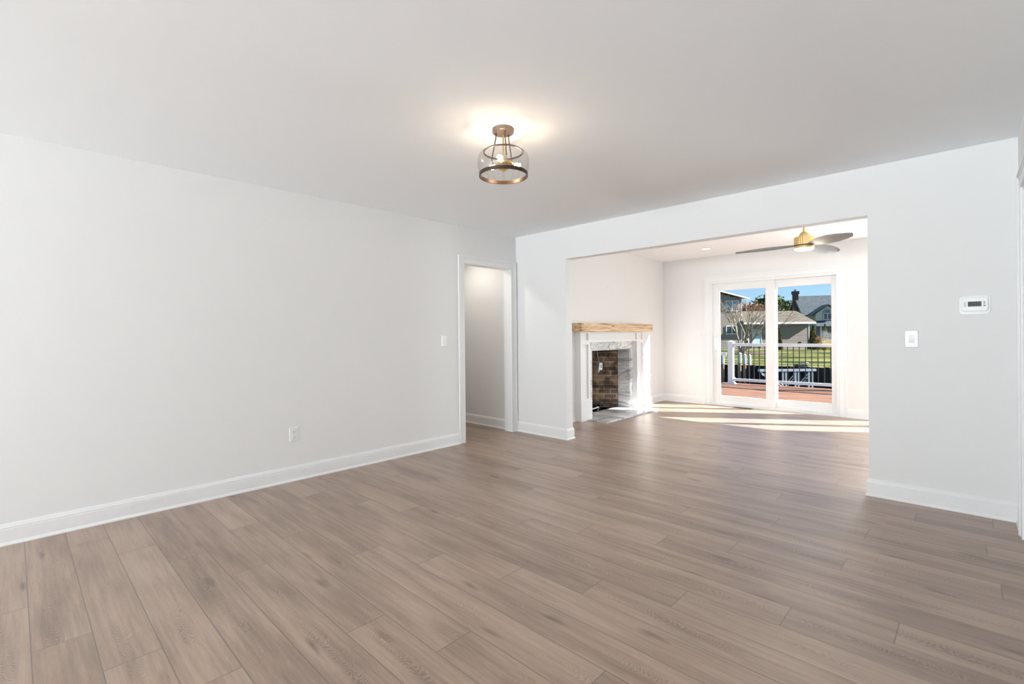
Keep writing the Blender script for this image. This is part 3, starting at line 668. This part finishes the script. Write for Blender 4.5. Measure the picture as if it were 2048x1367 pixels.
# ================================================================== outside
# deck, boards along X
DZ = -.15
m = MB(); y = Y2+.20
while y < 8.95: m.box(-.75, 7.0, y, y+.134, DZ-.025, DZ); y += .1425
struct(m.build('deck', DECK))
struct(MB().box(-.75, 7.0, 8.95, 8.98, DZ-.32, DZ-.0).build('trim_2', VINYL))
RAILW = plain('white_rail', (.74, .75, .77), .45, noise=.02)
RY0 = 8.78
rail = thing('deck_railing', 'white deck railing with thin black balusters behind the glass door', 'railing', (-.45, RY0, DZ))
def post(x, name='post'):
    m = MB(); m.box(x-.0635, x+.0635, -.0635, .0635, 0, 1.10); p = m.build(name, RAILW, rail, bevel=.006)
    m = MB(); m.box(x-.082, x+.082, -.082, .082, 1.10, 1.118); m.add([(x-.075, -.075, 1.118), (x+.075, -.075, 1.118), (x+.075, .075, 1.118), (x-.075, .075, 1.118), (x, 0, 1.15)], [(0, 1, 4), (1, 2, 4), (2, 3, 4), (3, 0, 4), (3, 2, 1, 0)])
    m.build('post_cap', RAILW, p)
    MB().add([(x-.11, -.11, 0), (x+.11, -.11, 0), (x+.11, .11, 0), (x-.11, .11, 0), (x-.066, -.066, .06), (x+.066, -.066, .06), (x+.066, .066, .06), (x-.066, .066, .06)],
             [(3, 2, 1, 0), (4, 5, 6, 7), (0, 1, 5, 4), (1, 2, 6, 5), (2, 3, 7, 6), (3, 0, 4, 7)]).build('post_skirt', RAILW, p)
def railpair(x0, x1, zt, zb, h=.075):
    m = MB(); m.box(x0, x1, -.035, .035, zt-h, zt-.018); m.box(x0, x1, -.045, .045, zt-.018, zt)
    for xx, s in ((x0, 1), (x1, -1)): m.prism([(xx, zt-h), (xx+s*.05, zt-h), (xx, zt-h-.05)], -.02, .02, M=Matrix(((1, 0, 0, 0), (0, 0, -1, 0), (0, 1, 0, 0), (0, 0, 0, 1))))
    m.build('top_rail', RAILW, rail, bevel=.004)
    m = MB(); m.box(x0, x1, -.03, .03, zb-.07, zb)
    for xx, s in ((x0, 1), (x1, -1)): m.prism([(xx, zb), (xx+s*.05, zb), (xx, zb+.05)], -.02, .02, M=Matrix(((1, 0, 0, 0), (0, 0, -1, 0), (0, 1, 0, 0), (0, 0, 0, 1))))
    m.build('bottom_rail', RAILW, rail, bevel=.004)
    n = int((x1-x0)/.1285); pad = (x1-x0-(n-1)*.1285)/2
    for k in range(n): MB().tube([(x0+pad+.1285*k, 0, zb-.01), (x0+pad+.1285*k, 0, zt-h+.01)], .0105, 8).build('baluster', DARK, rail, smooth=True)
for x in (0, 2.55, 5.1, 7.35): post(x)
railpair(.0635, 2.4865, 1.075, .15); railpair(2.6135, 5.0365, 1.075, .15); railpair(5.1635, 7.2865, 1.075, .15)
lowr = thing('stair_railing', 'lower white railing section left of the deck post', 'railing', (-.575, RY0, DZ-.17))
_r = rail; rail = lowr
railpair(-1.4, .0, .99, .13)
MB().box(-1.52, -1.4, -.06, .06, -1.0, 1.05).build('post', RAILW, lowr, bevel=.006)
rail = _r

MW = Matrix.Translation((CAM.x, CAM.y, 0)) @ Matrix.Rotation(yaw, 4, 'Z')      # yard frame: x across, y away from the house
def ext(name, label, cat, u, d, z=-1.0, group=None, rz=0):
    p = MW @ Vector((u, d, z)); return thing(name, label, cat, p, yaw+rz, group)
def mottled(name, stops, scale, rough=.9, stretch=(1, 1, 1), det=5.0, bump=0, rot=0):
    m, t, b, o = newmat(name); tc = N(t, 'TexCoord'); mp = N(t, 'Mapping'); mp.inputs['Scale'].default_value = stretch; mp.vector_type = 'POINT'; mp.inputs['Rotation'].default_value = (0, 0, rot)
    L(t, tc.outputs['Object'], mp.inputs[0]); nz = N(t, 'TexNoise', i_Scale=scale, i_Detail=det); L(t, mp.outputs[0], nz.inputs[0])
    r = ramp(t, stops); L(t, nz.outputs[0], r.inputs[0]); L(t, r.outputs[0], b.inputs['Base Color']); b.inputs['Roughness'].default_value = rough; b.inputs['Specular IOR Level'].default_value = .08
    if bump: bp = N(t, 'Bump', i_Strength=bump, i_Distance=.05); L(t, nz.outputs[0], bp.inputs['Height']); L(t, bp.outputs[0], b.inputs['Normal'])
    return m
LAWN = mottled('lawn_grass_shade_stripes', [(.40, (.014, .026, .007)), (.48, (.045, .065, .015)), (.54, (.135, .14, .038)), (.66, (.22, .185, .075))], 1.0, stretch=(.16, .55, 1), det=7.0, rot=-yaw)  # grass patches plus tree-shadow stripes, painted in as stretched noise
BULK = mottled('tarred_timber', [(.3, (.012, .012, .013)), (.7, (.045, .042, .038))], 2.0, stretch=(4, 4, .4))
WATER = plain('canal_water', (.02, .03, .035), .08)
MULCH = mottled('mulch', [(.3, (.05, .035, .03)), (.7, (.13, .09, .075))], 6)
SIDING = plain('taupe_siding', (.29, .25, .225), .8, spec=.15, noise=.05)
SIDE2 = plain('cream_siding', (.55, .55, .47), .6, noise=.03)
SIDE3 = plain('grey_green_siding', (.34, .40, .37), .6, noise=.03)
SHING = mottled('brown_shingle', [(.35, (.085, .077, .062)), (.65, (.14, .125, .10))], 3.5, det=8.0)
SHING2 = mottled('grey_shingle', [(.35, (.05, .062, .072)), (.65, (.10, .118, .13))], 3.5, det=8.0)
WINDK = plain('dark_pane', (.03, .045, .06), .06, spec=.9)
WINSKY = plain('sky_reflecting_pane', (.12, .18, .24), .03, metal=.6)
BLUED = plain('pale_blue_door', (.45, .60, .70), .5, noise=.02)
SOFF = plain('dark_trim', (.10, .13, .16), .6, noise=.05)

def groundpoly(name, pts, z, mat, th=.3):
    m = MB(); m.prism([tuple((MW @ Vector((u, d, 0))).xy) for u, d in pts], z-th, z); return struct(m.build(name, mat))
# bulkhead line and lawn beyond the canal
bd = Vector((4.7, -3.9)).normalized(); b0 = Vector((14.3, 32.5)); bl = b0-bd*40; br_ = b0+bd*30
groundpoly('lawn', [tuple(bl), tuple(br_), (120, 5), (150, 160), (-40, 160)], -1.0, LAWN)
nb = Vector((-bd.y, bd.x))
if nb.y > 0: nb = -nb
q = [bl, br_, br_+nb*.3, bl+nb*.3]
struct(groundpoly('bulkhead', [tuple(p) for p in q], -.97, BULK, 1.8))
m = MB()
for k in range(0, 70):
    p = MW @ Vector((*(bl+bd*k*1.0+nb*.30), 0)); m.box(p.x-.11, p.x+.11, p.y-.11, p.y+.11, -2.7, -.93)
struct(m.build('bulkhead', BULK))
m = MB(); m.box(-60, 70, 9.2, 120, -2.4, -2.1); struct(m.build('water', WATER))
struct(MB().box(-14, 24, Y2+.3, 17.5, -3.0, -1.25).build('yard', plain('yard_sand', (.42, .38, .30), .9, noise=.1, nscale=3)))

def laps(mb, x0, x1, z0, z1, y, h=.19, p=.03, xr=None):
    z = z0
    while z < z1-1e-3:
        zz = min(z+h, z1); xe = x1 if xr is None else min(x1, xr(zz))
        if xe > x0: mb.add([(x0, y-p, z), (xe, y-p, z), (xe, y-.002, zz), (x0, y-.002, zz), (x0, y-.002, z), (xe, y-.002, z)], [(0, 1, 2, 3), (4, 5, 1, 0)])
        z = zz
def win(parent, x0, x1, z0, z1, y, pane, mull=1, fr=.09, frame=None, name='window'):
    m = MB(); m.box(x0, x0+fr, y-.07, y+.01, z0, z1); m.box(x1-fr, x1, y-.07, y+.01, z0, z1); m.box(x0+fr, x1-fr, y-.07, y+.01, z0, z0+fr); m.box(x0+fr, x1-fr, y-.07, y+.01, z1-fr, z1)
    for k in range(mull): c = x0+(x1-x0)*(k+1)/(mull+1); m.box(c-fr*.5, c+fr*.5, y-.07, y+.01, z0+fr, z1-fr)
    f = m.build(name, frame or RAILW, parent); MB().box(x0+fr, x1-fr, y-.045, y-.02, z0+fr, z1-fr).build('pane', pane, f)

# two storey house with the low wing
h1 = ext('two_storey_house', 'taupe two storey house with white windows and low wing across the canal', 'house', 28.83, 60)
GZ = 1.0         # local z of the interior floor level
m = MB(); laps(m, -10, 0, 0, 7.9+GZ-1, 0, xr=lambda z: .81-(z-GZ-5.24)/.262); m.box(-.12, 0, .0, 10, 0, 5.4+GZ); m.box(-10, -.12, 10, 10.1, 0, 5.4+GZ)
m.build('siding_wall', SIDING, h1)
MB().box(-.11, .015, -.035, .0, 0, 5.36+GZ).build('corner_board', RAILW, h1)
def sheet(pts, th):                       # roof slab from 4 points, thickness downwards
    n = len(pts); return MB().add(list(pts)+[(x, y, z-th) for x, y, z in pts], [tuple(range(n)), tuple(range(2*n-1, n-1, -1))]+[(i, n+i, n+(i+1) % n, (i+1) % n) for i in range(n)])
zr = lambda x: 5.50+GZ+.262*(.81-x)
sheet([(.81, -.5, zr(.81)), (.81, 10.5, zr(.81)), (-11, 10.5, zr(-11)), (-11, -.5, zr(-11))], .07).build('roof', SHING2, h1)
sheet([(.83, -.53, zr(.83)-.04), (.83, -.49, zr(.83)-.04), (-11, -.49, zr(-11)-.04), (-11, -.53, zr(-11)-.04)], .22).build('fascia', RAILW, h1)
win(h1, 26.76-28.83, 28.45-28.83, 3.81+GZ, 5.14+GZ, -.02, WINSKY)
win(h1, 26.80-28.83, 28.27-28.83, .93+GZ, 2.0+GZ, -.02, WINDK)
# the low wing
wg = MB(); laps(wg, 0.0, 8.40, 0, 2.42+GZ, 0); wg.box(8.30, 8.40, .0, 5, 0, 2.4+GZ); wg.build('wing_wall', SIDING, h1)
e0, e1, zt, ry, rz_ = -.1, 8.94, 2.40+GZ, 2.5, 3.91+GZ
rf = MB(); rf.add([(e0, -.53, zt), (e1, -.53, zt), (8.26, ry, rz_), (e0, ry, rz_), (e1, 5.5, zt), (e0, 5.5, zt)], [(0, 1, 2, 3), (1, 4, 2), (4, 5, 3, 2), (0, 5, 4, 1)])
rf.build('wing_roof', SHING, h1)
MB().box(e0, e1, -.60, -.53, zt-.25, zt-.01).build('gutter', RAILW, h1)
MB().box(e0, e1, -.53, -.01, zt-.22, zt-.20).build('soffit', SOFF, h1)
MB().box(29.55-28.83, 29.65-28.83, -.10, -.02, .3, 1.95+GZ).build('downspout', RAILW, h1)
MB().box(8.33, 8.42, -.05, .0, 0, 2.2+GZ).build('corner_board', RAILW, h1)
dr = MB().box(30.15-28.83, 31.21-28.83, -.06, -.0, .35, 1.48+GZ).build('side_door', BLUED, h1)
m = MB(); m.box(30.10-28.83, 30.16-28.83, -.09, 0, .3, 1.54+GZ); m.box(31.20-28.83, 31.26-28.83, -.09, 0, .3, 1.54+GZ); m.box(30.16-28.83, 31.20-28.83, -.09, 0, 1.48+GZ, 1.54+GZ); m.build('door_casing', RAILW, dr)
m = MB(); m.box(31.49-28.83, 31.57-28.83, -.20, -.03, .86+GZ, 1.06+GZ); m.lathe([(.001, 0), (.09, -.02), (.001, .12)], 10, c=(31.53-28.83, -.12, 1.06+GZ)); m.build('wall_lamp', plain('copper_lamp', (.6, .4, .3), .4), h1)

# grey roofed house further right, turned a little
h2 = ext('gabled_house', 'cream house with grey roof, dark brick chimney and arched window, behind the low wing', 'house', 52.0, 85, rz=math.radians(-20))
h2.location = (MW @ Vector((52.0, 85, -1.0)))
EZ, RZ = 4.33+1, 7.9+1
m = MB(); m.box(0, 14, 0, 12.8, 0, EZ-.05); m.add([(0, 0, EZ-.05), (0, 12.8, EZ-.05), (0, 6.4, RZ-.15), (.1, 0, EZ-.05), (.1, 12.8, EZ-.05), (.1, 6.4, RZ-.15)], [(0, 2, 1), (3, 4, 5)])
m.build('wall', SIDE3, h2)
m = MB(); sl_ = sheet([(-.45, -.5, EZ-.25), (14.5, -.5, EZ-.25), (14.5, 6.4, RZ), (-.45, 6.4, RZ)], .12); sl_.build('roof', SHING2, h2)
sheet([(-.45, 13.3, EZ-.25), (-.45, 6.4, RZ), (14.5, 6.4, RZ), (14.5, 13.3, EZ-.25)], .12).build('roof', SHING2, h2)
for ya, yb in ((-.5, 6.4), (13.3, 6.4)):
    sheet([(-.50, ya, EZ-.27), (-.40, ya, EZ-.27), (-.40, yb, RZ-.02), (-.50, yb, RZ-.02)], .32).build('rake_board', SOFF, h2)
def brickbox(x0, x1, y0, y1, z0, z1):
    m = MB()
    def q(a, b, c, d, lu): m.add([a, b, c, d], [(0, 1, 2, 3)], [[(0, a[2]), (lu, b[2]), (lu, c[2]), (0, d[2])]])
    q((x0, y0, z0), (x1, y0, z0), (x1, y0, z1), (x0, y0, z1), x1-x0); q((x0, y1, z0), (x0, y0, z0), (x0, y0, z1), (x0, y1, z1), y1-y0)
    q((x1, y0, z0), (x1, y1, z0), (x1, y1, z1), (x1, y0, z1), y1-y0); q((x1, y1, z0), (x0, y1, z0), (x0, y1, z1), (x1, y1, z1), x1-x0); q((x0, y0, z1), (x1, y0, z1), (x1, y1, z1), (x0, y1, z1), x1-x0)
    return m
ch = brickbox(-.85, 0.0, 4.9, 5.9, 0, 9.35); ch.build('chimney', CHIMBRICK, h2)
brickbox(-.98, .13, 4.77, 6.03, 9.2, 9.75).build('chimney_crown', CHIMBRICK, h2)
MB().lathe([(.15, 9.75), (.15, 10.0), (.28, 10.02), (.28, 10.08), (.001, 10.1)], 12, c=(-.42, 5.4, 0)).build('chimney_pot', SOFF, h2)
# front bay with arched window
by = -1.6; bx0, bx1 = 1.35, 4.75; pk = (bx0+bx1)/2+.1
m = MB(); m.box(bx0, bx1, by, 0, 0, 4.25+1); m.prism([(bx0, 5.25), (bx1, 5.25), (pk, 6.55)], -(by+.1), -by, M=Matrix(((1, 0, 0, 0), (0, 0, -1, 0), (0, 1, 0, 0), (0, 0, 0, 1)))); m.build('bay_wall', SIDE2, h2)
sheet([(bx0-1.1, by-.4, 4.95), (pk, by-.4, 6.85), (pk, 3.5, 6.85), (bx0-1.1, 3.5, 4.95)][::-1], .16).build('bay_roof', SOFF, h2)
sheet([(bx1+.5, by-.4, 5.55), (bx1+.5, 3.5, 5.55), (pk, 3.5, 6.85), (pk, by-.4, 6.85)][::-1], .16).build('bay_roof', SOFF, h2)
wc, wr = pk-.05, .72
m = MB(); arch = [(wc-wr, 4.15), (wc+wr, 4.15)]+[(wc+wr*math.cos(a), 5.35+wr*math.sin(a)) for a in [math.pi*i/14 for i in range(15)]]
AX = Matrix(((1, 0, 0, 0), (0, 0, -1, 0), (0, 1, 0, 0), (0, 0, 0, 1)))
m.prism(arch, -by+.0, -by+.06, M=AX); aw = m.build('arched_window', plain('blue_trim', (.07, .17, .26), .5), h2)
for x0, x1 in ((wc-.55, wc-.05), (wc+.05, wc+.55)):
    MB().box(x0, x1, by-.085, by-.06, 4.30, 5.22).build('pane', WINDK, aw)
m = MB()
for x in (wc-.60, wc, wc+.60): m.box(x-.04, x+.04, by-.10, by-.06, 4.25, 5.30)
m.box(wc-.60, wc+.60, by-.10, by-.06, 4.22, 4.30); m.box(wc-.60, wc+.60, by-.10, by-.06, 5.24, 5.32)
m.build('muntins', RAILW, aw)
MB().tube([(wc+.56*math.cos(a), by-.08, 5.36+.56*math.sin(a)) for a in [math.pi*i/12 for i in range(13)]], .035, 6).build('arch_trim', RAILW, aw)
# porch roofs and the shaded porch
sheet([(1.0, by-2.4, 3.05), (3.6, by-2.4, 3.05), (4.6, by, 4.05), (1.0, by, 4.05)], .12).build('porch_roof', SHING2, h2)
m = MB(); m.prism([(3.3, 3.0), (6.6, 3.0), (6.6, 4.7), (4.9, 4.2)], -by+1.4, -by+1.6, M=AX); m.build('porch_gable', SOFF, h2)
m = MB()
for x in (1.6, 3.4, 5.2): m.box(x-.08, x+.08, by-2.3, by-2.14, 0, 2.95)
m.build('porch_posts', RAILW, h2)
MB().box(1.1, 7, by-1.3, by-1.2, .0, 3.0).build('porch_shade_panel', SOFF, h2)  # dark panel standing in for the shade under the porch roof
win(h2, .15, 1.1, 4.3, 4.75, 0, WINDK, 0, name='small_window')

# ------------------------------------------------------------------ plants
def foliage(mb, n, shape, size, rnd, up=.5):
    for _ in range(n):
        p = Vector(shape(rnd)); a = Vector((rnd.gauss(0, 1), rnd.gauss(0, 1), rnd.gauss(0, 1)+up)).normalized(); b = a.orthogonal().normalized()
        b.rotate(Matrix.Rotation(rnd.uniform(0, 6.28), 3, a)); c = a.cross(b); s = size*rnd.uniform(.6, 1.3)
        mb.add([p-b*s, p+c*s*.55, p+b*s, p-c*s*.55], [(0, 1, 2, 3)])
def inblob(c, r, sc=(1, 1, 1)):
    return lambda rnd: tuple(c[i]+rnd.gauss(0, .52)*r*sc[i] for i in range(3))
def inball(c, r, sc=(1, 1, 1)):
    def f(rnd):
        while True:
            v = Vector((rnd.uniform(-1, 1), rnd.uniform(-1, 1), rnd.uniform(-1, 1)))
            if v.length <= 1 and v.length > .45: return (c[0]+v.x*r*sc[0], c[1]+v.y*r*sc[1], c[2]+v.z*r*sc[2])
    return f
def incone(h, r, z0=.1):
    def f(rnd):
        k = rnd.random()**1.35; a = rnd.uniform(0, 6.283); rr = r*(math.sin(math.pi*min(1, .30+.72*(1-k)))**.8 if False else (1-k)**.75)*rnd.uniform(.55, 1.05)
        return (rr*math.cos(a), rr*math.sin(a), z0+k*(h-z0))
    return f
def leafmat(name, c1, c2):
    return mottled(name, [(.35, c1), (.65, c2)], 2.5)
ARB = leafmat('arborvitae_leaf', (.035, .045, .012), (.16, .14, .035)); PINEL = leafmat('pine_needles', (.03, .06, .018), (.14, .17, .06))
OAKL = leafmat('russet_leaf', (.16, .08, .045), (.34, .20, .12)); YEL = leafmat('golden_bush', (.42, .27, .03), (.62, .45, .06))
SPRC = leafmat('olive_spruce', (.10, .10, .04), (.30, .26, .13)); BARK = plain('bark', (.30, .25, .20), .9, noise=.35, nscale=4)
BARKD = plain('dark_bark', (.10, .08, .065), .9, noise=.3)
def bush(name, label, cat, u, d, h, r, mat, n=900, size=.09, cone=True, rnd=random.Random(1), group=None, z=-1.0):
    t = ext(name, label, cat, u, d, z, group); m = MB()
    foliage(m, n, incone(h, r) if cone else inball((0, 0, h*.5), 1, (r, r, h*.5)), size, rnd); m.build('foliage', mat, t)
    MB().tube([(0, 0, 0), (0, 0, h*.75)], max(.03, r*.10), 6, r2=.01).build('stem', BARKD, t); return t
bush('arborvitae', 'tall conical arborvitae at the right corner of the taupe wing', 'shrub', 35.85, 57, 2.9, .62, ARB, 2600)
bush('arborvitae', 'slim conical arborvitae beside the middle door stile', 'shrub', 31.75, 57, 2.6, .50, ARB, 2200)
bush('spruce', 'pale thin spruce in front of the grey roofed house', 'tree', 41.85, 64, 3.2, .55, SPRC, 1100)
bush('spruce', 'dark young spruce behind the golden bushes', 'tree', 41.2, 66, 2.2, .9, ARB, 1600)
bush('golden_bush', 'low rounded golden bush beside the tall arborvitae', 'bush', 36.80, 56.3, 1.05, .58, YEL, 1500, .07, False)
bush('golden_bush', 'larger golden bush at the right edge of the glass door', 'bush', 38.55, 58.4, 1.25, .95, YEL, 2200, .07, False)
bush('dark_shrub', 'loose brownish shrub between arborvitae and spruce', 'bush', 39.2, 61.5, 1.7, .7, OAKL, 900, .07, False)
bush('small_shrub', 'small dark clipped shrub on a bare stem before the sunlit siding', 'bush', 34.24, 57, .62, .22, ARB, 500, .05, False, z=-.62)
def tree(name, label, u, d, balls, mat, n, size, trunk, group=None):
    t = ext(name, label, 'tree', u, d, -1.0, group); rnd = random.Random(hash(label) % 999 if False else int(u*10)); m = MB()
    for (x, y, z, r, sz) in balls: foliage(m, int(n*r*r*1.6), inblob((x, y, z), r, (1, 1, sz)), size*.8, rnd)
    m.build('foliage', mat, t); MB().tube([(0, 0, 0), (.1, 0, trunk)], .22, 7, r2=.06).build('trunk', BARKD, t)
tree('pine_tree', 'dark green pine with ragged crown, left of the middle door stile', 55.6, 105, [(0, 0, 8.6, 1.7, .8), (-1.3, 0, 7.6, 1.5, .7), (1.2, 0, 8.2, 1.6, .8), (0, 0, 6.4, 2.2, .8)], PINEL, 120, .42, 9.0)
tree('pine_tree', 'broad sunlit pine just right of the middle door stile', 61.5, 111, [(0, 0, 8.8, 1.6, .8), (-1.2, 0, 8.0, 1.7, .8), (1.5, 0, 8.1, 1.5, .7), (2.2, .5, 6.8, 1.6, .8), (.2, 0, 6.2, 2.4, .8)], PINEL, 120, .42, 9.0)
tree('pine_tree', 'yellowish pine left of the brick chimney', 61.3, 100, [(0, 0, 6.6, 1.4, .8), (-1, 0, 5.6, 1.5, .8), (.6, 0, 5.2, 1.3, .8)], leafmat('yellow_pine', (.08, .09, .03), (.26, .25, .10)), 120, .40, 7.0)
tree('russet_tree', 'reddish leafless brush behind the low wing roof, beside the tall house', 50.2, 96, [(0, 0, 6.3, 1.7, .8), (-1.4, 0, 6.0, 1.4, .8), (1.4, 0, 6.1, 1.4, .8)], OAKL, 150, .22, 6.0)
tree('russet_tree', 'reddish brush behind the low wing roof, near the middle door stile', 41.8, 84, [(-1.1, 0, 6.2, 1.4, .8), (0, 0, 5.9, 1.7, .8), (1.3, 0, 5.6, 1.3, .8)], OAKL, 150, .22, 6.0)
# bare trees
def bare(name, label, u, d, seed, h=6.2, group=None, stems=4):
    rnd = random.Random(seed); t = ext(name, label, 'tree', u, d, -1.0, group); tr = MB(); tw = MB()
    def grow(p, v, l, r, lev):
        pts = [p]; q = p
        for i in range(3): v = (v+Vector((rnd.gauss(0, .10), rnd.gauss(0, .10), .05))).normalized(); q = q+v*l/3; pts.append(q)
        (tr if lev < 2 else tw).tube(pts, r, 6 if lev < 2 else 4, r2=r*.62)
        if lev >= 5: return
        for k in range(3 if lev < 2 else 2+(rnd.random() < .35)):
            ax = Vector((rnd.gauss(0, 1), rnd.gauss(0, 1), rnd.gauss(0, .5))).normalized(); nv = v.copy(); nv.rotate(Matrix.Rotation(rnd.uniform(.3, .75), 3, ax))
            grow(pts[rnd.choice((2, 3, 3))], nv, l*rnd.uniform(.62, .8), r*.60, lev+1)
    for k in range(stems):
        a = 6.283*k/stems+rnd.uniform(-.4, .4); s = rnd.uniform(.15, .5)
        grow(Vector((.15*math.cos(a), .15*math.sin(a), -.02)), Vector((math.cos(a)*s, math.sin(a)*s, 1)).normalized(), h*.30, h*.016, 0)
    tr.build('trunk', BARK, t); tw.build('branches', BARK, t); return t
bare('bare_tree', 'leafless many-stemmed tree standing before the taupe house', 23.1, 48, 5, 6.9)
b1 = bare('bare_tree', 'leafless tree on the lawn outside the right edge of the view', 33.5, 37, 9, 8.5, 'bare trees right of the view', 2)
for (u, d, rz) in ((43, 43, 1.1), (53, 51, 2.3), (38, 28, 4.0), (62, 42, .4)):
    c = b1.copy(); col.objects.link(c); c.location = MW @ Vector((u, d, -1.0)); c.rotation_euler = (0, 0, yaw+rz)
    for chd in list(b1.children): k = chd.copy(); col.objects.link(k); k.parent = c
mb_ = ext('mulch_bed', 'dark round mulch bed under the leafless tree', 'mulch bed', 24.2, 47.6, -1.0)
MB().lathe([(2.3, 0), (2.2, .06), (1.2, .12), (.001, .14)], 30, cap=False).build('mulch', MULCH, mb_)
# pilings and the boat lift in the canal
PIL = plain('piling_sleeve', (.62, .68, .76), .5, noise=.03); WOODP = plain('brown_piling', (.33, .22, .14), .8, noise=.2)
p0 = None
for u, d, zt in ((13.55, 31.6, -.19), (13.92, 31.6, -.20), (14.85, 31.2, -.12), (15.17, 31.2, -.22), (15.48, 31.2, -.25)):
    if p0 is None:
        p0 = ext('piling', 'white capped piling standing in a row along the far bulkhead', 'piling', u, d, -2.5, 'white pilings by the far bulkhead')
        MB().lathe([(.085, 1.62), (.085, 2.26), (.001, 2.30)], 14).build('white_sleeve', PIL, p0); MB().lathe([(.07, 0), (.07, 1.63)], 12).build('timber', WOODP, p0)
        c = p0
    else:
        c = p0.copy(); col.objects.link(c)
        for chd in list(p0.children): k = chd.copy(); col.objects.link(k); k.parent = c
    c.location = MW @ Vector((u, d, -2.5+(zt+.20)))
ALU = plain('lift_aluminium', (.30, .34, .39), .6, .1)
lf = ext('boat_lift', 'grey metal boat lift frame with posts and diagonal braces in the canal', 'boat lift', 14.3, 25, -2.4)
m = MB(); m.box(-1.45, 1.55, -.06, .06, 1.54, 1.66); m.build('top_beam', ALU, lf)
MB().box(-1.45, 1.55, -.05, .05, .35, .45).build('lower_beam', ALU, lf)
for x in (-.18, -.02, .48, .64, 1.18, 1.36): MB().box(x-.035, x+.035, -.04, .04, 0, 1.54).build('post', ALU, lf)
for a, b in (((.0, .9), (.45, 1.45)), ((.06, .8), (.48, 1.32)), ((.66, .9), (1.16, 1.45)), ((.72, .8), (1.18, 1.32)), ((-1.35, 1.5), (-.2, .85)), ((-1.3, 1.4), (-.2, .75))):
    MB().tube([(a[0], -.03, a[1]), (b[0], -.03, b[1])], .018, 6).build('brace', ALU, lf)
db = ext('dock_box', 'small dark box on top of the bulkhead above the boat lift', 'dock box', 17.95, 29.7, -.97)
m = MB(); m.box(-.35, .25, -.2, .2, 0, .16); m.build('box_body', DARK, db, bevel=.02)
MB().tube([(.2, 0, .1), (.3, 0, .26), (.45, 0, .2)], .03, 6).build('handle', ALU, db, smooth=True)
